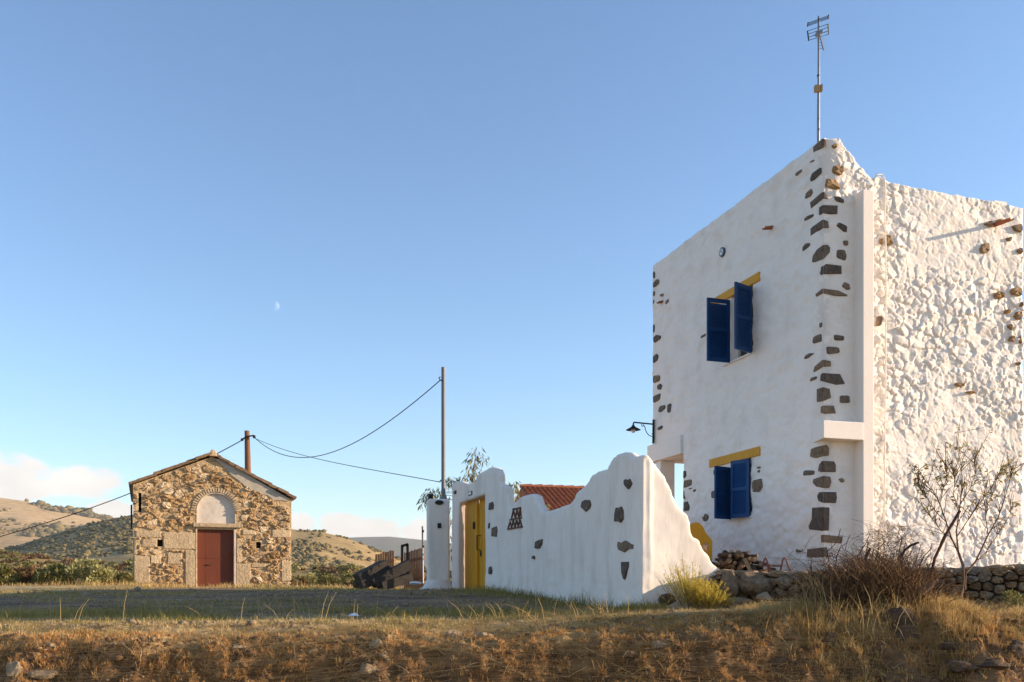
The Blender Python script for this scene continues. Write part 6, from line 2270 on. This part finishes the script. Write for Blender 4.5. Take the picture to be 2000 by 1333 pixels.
def tufts(name, label, nt, nb, xr, yr, hr, wr, rad, m, tone_mu, seed, dens, splay=0.9):
    """clumps of grass: blades fanning out of shared roots, bare ground between"""
    r_ = np.random.default_rng(seed)
    x = r_.uniform(xr[0], xr[1], nt)
    y = r_.uniform(yr[0], yr[1], nt)
    keep = (np.abs(x) < 0.56 * y + 0.4) & free(x, y) & (r_.random(nt) < dens(x, y))
    x, y = x[keep], y[keep]
    k = len(x)
    hh = r_.uniform(hr[0], hr[1], k) * r_.lognormal(0, 0.25, k)
    tt = np.clip(tone_mu + r_.normal(0, 0.20, k), 0, 1)
    ii = np.repeat(np.arange(k), nb)
    a = r_.uniform(0, 2 * math.pi, len(ii))
    q = r_.random(len(ii)) ** 0.6
    bx_, by_ = x[ii] + np.cos(a) * q * rad * hh[ii] * 4, y[ii] + np.sin(a) * q * rad * hh[ii] * 4
    h = hh[ii] * (1.05 - 0.55 * q) * r_.uniform(0.6, 1.15, len(ii))
    ln__ = np.stack([np.cos(a), np.sin(a), np.zeros(len(ii))], -1) * (splay * q * h * r_.uniform(0.4, 1.5, len(ii)))[:, None] + r_.normal(0, 0.12, (len(ii), 3)) * h[:, None] * np.array([1, 1, 0])
    return blades(np.stack([bx_, by_, ground(bx_, by_) - 0.008], -1), h, r_.uniform(wr[0], wr[1], len(ii)), ln__, m, name, None, np.clip(tt[ii] + r_.normal(0, 0.13, len(ii)), 0, 1), label, 'grass', 'stuff')


def cl(s, seed, lo, hi):
    return lambda x, y: np.clip((fbm(x * s, y * s, 3, seed) - lo) / (hi - lo), 0.03, 1)


tufts('bank_grass', 'clumps of short rust-brown dry grass on the foreground bank', 13000, 13, (-6.2, 6.2), (8.35, 10.9), (0.03, 0.085), (0.006, 0.013), 0.14, MATS['straw_red'], 0.76, 201,
      lambda x, y: np.clip((fbm(x * 1.6, y * 1.6, 3, 211) - 0.38) / 0.14, 0.22, 1))
grass('bank_straw', 'flattened pale straw lying over the bank', 30000, (-7.5, 7.5), (8.9, 13.6), (0.05, 0.16), (0.004, 0.009), MATS['straw'], 0.55, 3.2, 202, cl(1.3, 212, 0.38, 0.6), 0.35)
tufts('meadow_grass', 'thin golden dry grass on the sunlit strip above the bank', 9000, 9, (-8, 8), (9.8, 14.2), (0.03, 0.075), (0.004, 0.010), 0.2, MATS['straw'], 0.80, 203,
      lambda x, y: np.clip((fbm(x * 1.4, y * 1.4, 3, 213) - 0.38) / 0.16, 0.08, 1) * sstep(9.7, 10.3, y))
tufts('fresh_tufts', 'low yellow-green grass tufts dotted along the dry strip', 1500, 14, (-7.5, 2.0), (10.3, 13.8), (0.035, 0.09), (0.004, 0.010), 0.18, MATS['grass_green'], 0.60, 221,
      lambda x, y: np.clip((fbm(x * 0.8, y * 1.0, 3, 222) - 0.46) / 0.10, 0.0, 1))
grass('roadside_grass', 'green and straw coloured grass fringe along the dirt road', 60000, (-8.2, 2.2), (12.6, 15.3), (0.035, 0.12), (0.004, 0.009), MATS['grass_green'], 0.66, 0.7, 204,
      lambda x, y: np.clip((fbm(x * 0.9, y * 1.2, 3, 214) - 0.40) / 0.16, 0.02, 1) * sstep(12.5, 13.3, y) * sstep(15.4, 14.3, y))
grass('slope_grass', 'orange dry grass on the slope at right below the stone wall', 70000, (3.0, 7.6), (9.0, 13.0), (0.03, 0.13), (0.004, 0.009), MATS['straw'], 0.46, 0.9, 205, cl(1.5, 215, 0.34, 0.5))
grass('wall_foot_grass', 'mixed tufts of grass along the foot of the garden wall', 34000, (-2.2, 2.4), (12.9, 21.5), (0.04, 0.19), (0.004, 0.009), MATS['grass_green'], 0.5, 0.6, 206,
      lambda x, y: np.exp(-np.abs(((x - WL.x) * WL.nx + (y - WL.y) * WL.ny) - 0.15) / 0.35) * np.clip((fbm(x * 1.3, y * 1.3, 3, 216) - 0.35) / 0.2, 0.05, 1))
grass('road_grass', 'sparse short dry weeds on the shaded dirt road', 52000, (-13, 0.0), (15, 31), (0.02, 0.08), (0.006, 0.013), MATS['grass_green'], 0.74, 0.7, 207, lambda x, y: np.clip((fbm(x * 0.5, y * 1.1, 3, 217) - 0.49) / 0.12, 0.0, 1))
grass('chapel_grass', 'dry grass fringe in front of the chapel and the shrubs', 40000, (-22, -2.0), (28, 39), (0.04, 0.16), (0.010, 0.02), MATS['straw'], 0.5, 0.6, 208, lambda x, y: np.clip((fbm(x * 0.7, y * 0.7, 3, 218) - 0.40) / 0.12, 0.0, 1))

grass('straw_litter', 'broken bits of straw littering the bank and the dry strip', 70000, (-7.5, 7.5), (8.8, 13.8), (0.03, 0.10), (0.005, 0.011), MATS['straw'], 0.68, 4.0, 209, lambda x, y: np.clip((fbm(x * 1.1, y * 1.1, 3, 219) - 0.30) / 0.25, 0.15, 1), 0.3)

# tall dry stalks at the road edge
mb = MB()
rs = random.Random(77)
spots = [(p, 1205 + rs.uniform(-6, 14)) for p in ([470, 505, 515, 530, 545, 560, 575, 590, 605, 620, 650, 672, 700, 735, 750, 760, 790, 812] + [rs.uniform(0, 1250) for _ in range(46)] + [rs.uniform(900, 1200) for _ in range(60)])]
for (px_, py_) in spots:
    g = ground_at(px_, py_, 10, 18)
    hh = rs.uniform(0.10, 0.42)
    lx, ly = rs.gauss(0, 0.16), rs.gauss(0, 0.08)
    if px_ > 890:
        lx += -0.12
        hh *= 0.8
    b0 = Vector((g.x, g.y, g.z - 0.01))
    m1 = b0 + Vector((lx * 0.4, ly * 0.4, hh * 0.6))
    e = b0 + Vector((lx, ly, hh))
    mb.tube([b0, m1, e], [0.004, 0.003, 0.0015], 4, cap=False)
    for _ in range(rs.randrange(0, 4)):
        q = m1.lerp(e, rs.random())
        mb.tube([q, q + Vector((rs.gauss(0, 0.04), rs.gauss(0, 0.03), rs.uniform(0.0, 0.07)))], [0.002, 0.001], 3, cap=False)
me = mb.mesh('dry_stalks')
a = me.attributes.new('tone', 'FLOAT', 'POINT')
a.data.foreach_set('value', np.full(len(me.vertices), 0.62, np.float32))
tag(link('dry_stalks', me, MATS['straw']), 'tall dry weed stalks leaning along the shaded road edge', 'grass', kind='stuff')

# gravel on the dirt road
k = 9000
x = rng.uniform(-13, 1.0, k)
y = rng.uniform(14.6, 23.5, k)
kp = (fbm(x * 0.5, y * 1.3, 3, 305) > 0.47) & free(x, y)
x, y = x[kp], y[kp]
k = len(x)
s_ = 0.013 * rng.lognormal(0, 0.55, k)
v = ico_v[None] * (1 + rng.normal(0, 0.2, (k, 12, 1))) * np.stack([s_ * 1.3, s_, s_ * 0.8], -1)[:, None, :] + np.stack([x, y, ground(x, y) + s_ * 0.3], -1)[:, None, :]
f = (ico_f[None] + (np.arange(k) * 12)[:, None, None]).reshape(-1, 3)
tag(mesh_np('road_gravel', v.reshape(-1, 3), f, MATS['rock']), 'loose gravel lying on the shaded dirt road', 'gravel', kind='stuff')

# clods of earth on the face of the bank
k = 7000
x = rng.uniform(-6.0, 6.0, k)
y = rng.uniform(8.4, 10.3, k)
kp = (fbm(x * 1.5, y * 1.5, 3, 307) > 0.42) & (np.abs(x) < 0.56 * y + 0.3)
x, y = x[kp], y[kp]
k = len(x)
s_ = 0.015 * rng.lognormal(0, 0.45, k)
v = ico_v[None] * (1 + rng.normal(0, 0.24, (k, 12, 1))) * np.stack([s_ * 1.2, s_, s_ * 0.8], -1)[:, None, :] + np.stack([x, y, ground(x, y) + s_ * 0.2], -1)[:, None, :]
f = (ico_f[None] + (np.arange(k) * 12)[:, None, None]).reshape(-1, 3)
tag(mesh_np('earth_clods', v.reshape(-1, 3), f, mat('clod', [(0.06, 0.033, 0.017), (0.16, 0.09, 0.044), (0.36, 0.22, 0.11)], 3, 6, 0.6, 30, 0.95, fine=0.3), attr=np.repeat(rng.random(k), 12)), 'broken clods of brown earth on the face of the bank', 'earth', kind='stuff')

# clods and pebbles on the bank
k = 5200
x = rng.uniform(-6.5, 6.5, k)
y = rng.uniform(8.8, 12.5, k)
kp = (fbm(x * 1.5, y * 1.5, 3, 301) > 0.5) & free(x, y)
x, y = x[kp], y[kp]
k = len(x)
s_ = 0.012 * rng.lognormal(0, 0.5, k)
v = ico_v[None] * (1 + rng.normal(0, 0.22, (k, 12, 1))) * np.stack([s_ * 1.2, s_, s_ * 0.75], -1)[:, None, :] + np.stack([x, y, ground(x, y) + s_ * 0.3], -1)[:, None, :]
f = (ico_f[None] + (np.arange(k) * 12)[:, None, None]).reshape(-1, 3)
tag(mesh_np('pebbles', v.reshape(-1, 3), f, MATS['rock']), 'pebbles and clods of earth scattered on the bank', 'pebbles', kind='stuff')

# ------------------------------------------------------------------ the air
hz = MB()
hz.hexa([(-12000, -4200, -36), (12000, -4200, -36), (12000, 9600, -36), (-12000, 9600, -36), (-12000, -4200, 345), (12000, -4200, 345), (12000, 9600, 345), (-12000, 9600, 345)])
hm = bpy.data.materials.new('haze')
hm.use_nodes = True
N, L = hm.node_tree.nodes, hm.node_tree.links
N.clear()
ou = N.new('ShaderNodeOutputMaterial')
pv = N.new('ShaderNodeVolumePrincipled')
pv.inputs['Color'].default_value = (0.96, 0.95, 0.98, 1)
pv.inputs['Density'].default_value = 7e-5
pv.inputs['Anisotropy'].default_value = 0.1
L.new(pv.outputs[0], ou.inputs['Volume'])
tag(hz.build('haze', hm), 'thin blue daylight haze in the air over the valley', 'haze', kind='stuff')

# ------------------------------------------------------------------ moon
md_ = 16000.0
mc = pix(537, 598, md_)
mv, mf = [], []  # only the sunlit half is built; the shaded half is left out of the shape
na_, nb_ = 14, 12
for i in range(na_ + 1):
    for j in range(nb_ + 1):
        lat, lon = math.pi * (i / na_ - 0.5), math.pi * (j / nb_ * 0.98 - 0.49)
        mv.append((78 * math.cos(lat) * math.cos(lon), 78 * math.cos(lat) * math.sin(lon), 78 * math.sin(lat)))
for i in range(na_):
    for j in range(nb_):
        mf.append((i * (nb_ + 1) + j, i * (nb_ + 1) + j + 1, (i + 1) * (nb_ + 1) + j + 1, (i + 1) * (nb_ + 1) + j))
o = link('moon', MB().add(mv, mf).mesh('moon'), None)
o.rotation_euler = (0, R(18), R(12))
for p in o.data.polygons:
    p.use_smooth = True
o.location = mc
mm = bpy.data.materials.new('moonlight_surface')
mm.use_nodes = True
N, L = mm.node_tree.nodes, mm.node_tree.links
N.clear()
ou = N.new('ShaderNodeOutputMaterial')
dfm = N.new('ShaderNodeBsdfDiffuse')
nzm = N.new('ShaderNodeTexNoise')
nzm.inputs['Scale'].default_value = 0.02
rpm = N.new('ShaderNodeValToRGB')
rpm.color_ramp.elements[0].color = (0.015, 0.015, 0.015, 1)
rpm.color_ramp.elements[1].color = (0.14, 0.14, 0.14, 1)
L.new(nzm.outputs[0], rpm.inputs[0])
L.new(rpm.outputs[0], dfm.inputs[0])
trm = N.new('ShaderNodeBsdfTransparent')
adm = N.new('ShaderNodeAddShader')                      # the daylit air in front of the moon shows through it
L.new(dfm.outputs[0], adm.inputs[0])
L.new(trm.outputs[0], adm.inputs[1])
L.new(adm.outputs[0], ou.inputs[0])
o.data.materials.append(mm)
tag(o, 'pale daytime half moon in the blue sky', 'moon')
for q in bpy.data.objects:
    if '_at' in q:
        del q['_at']
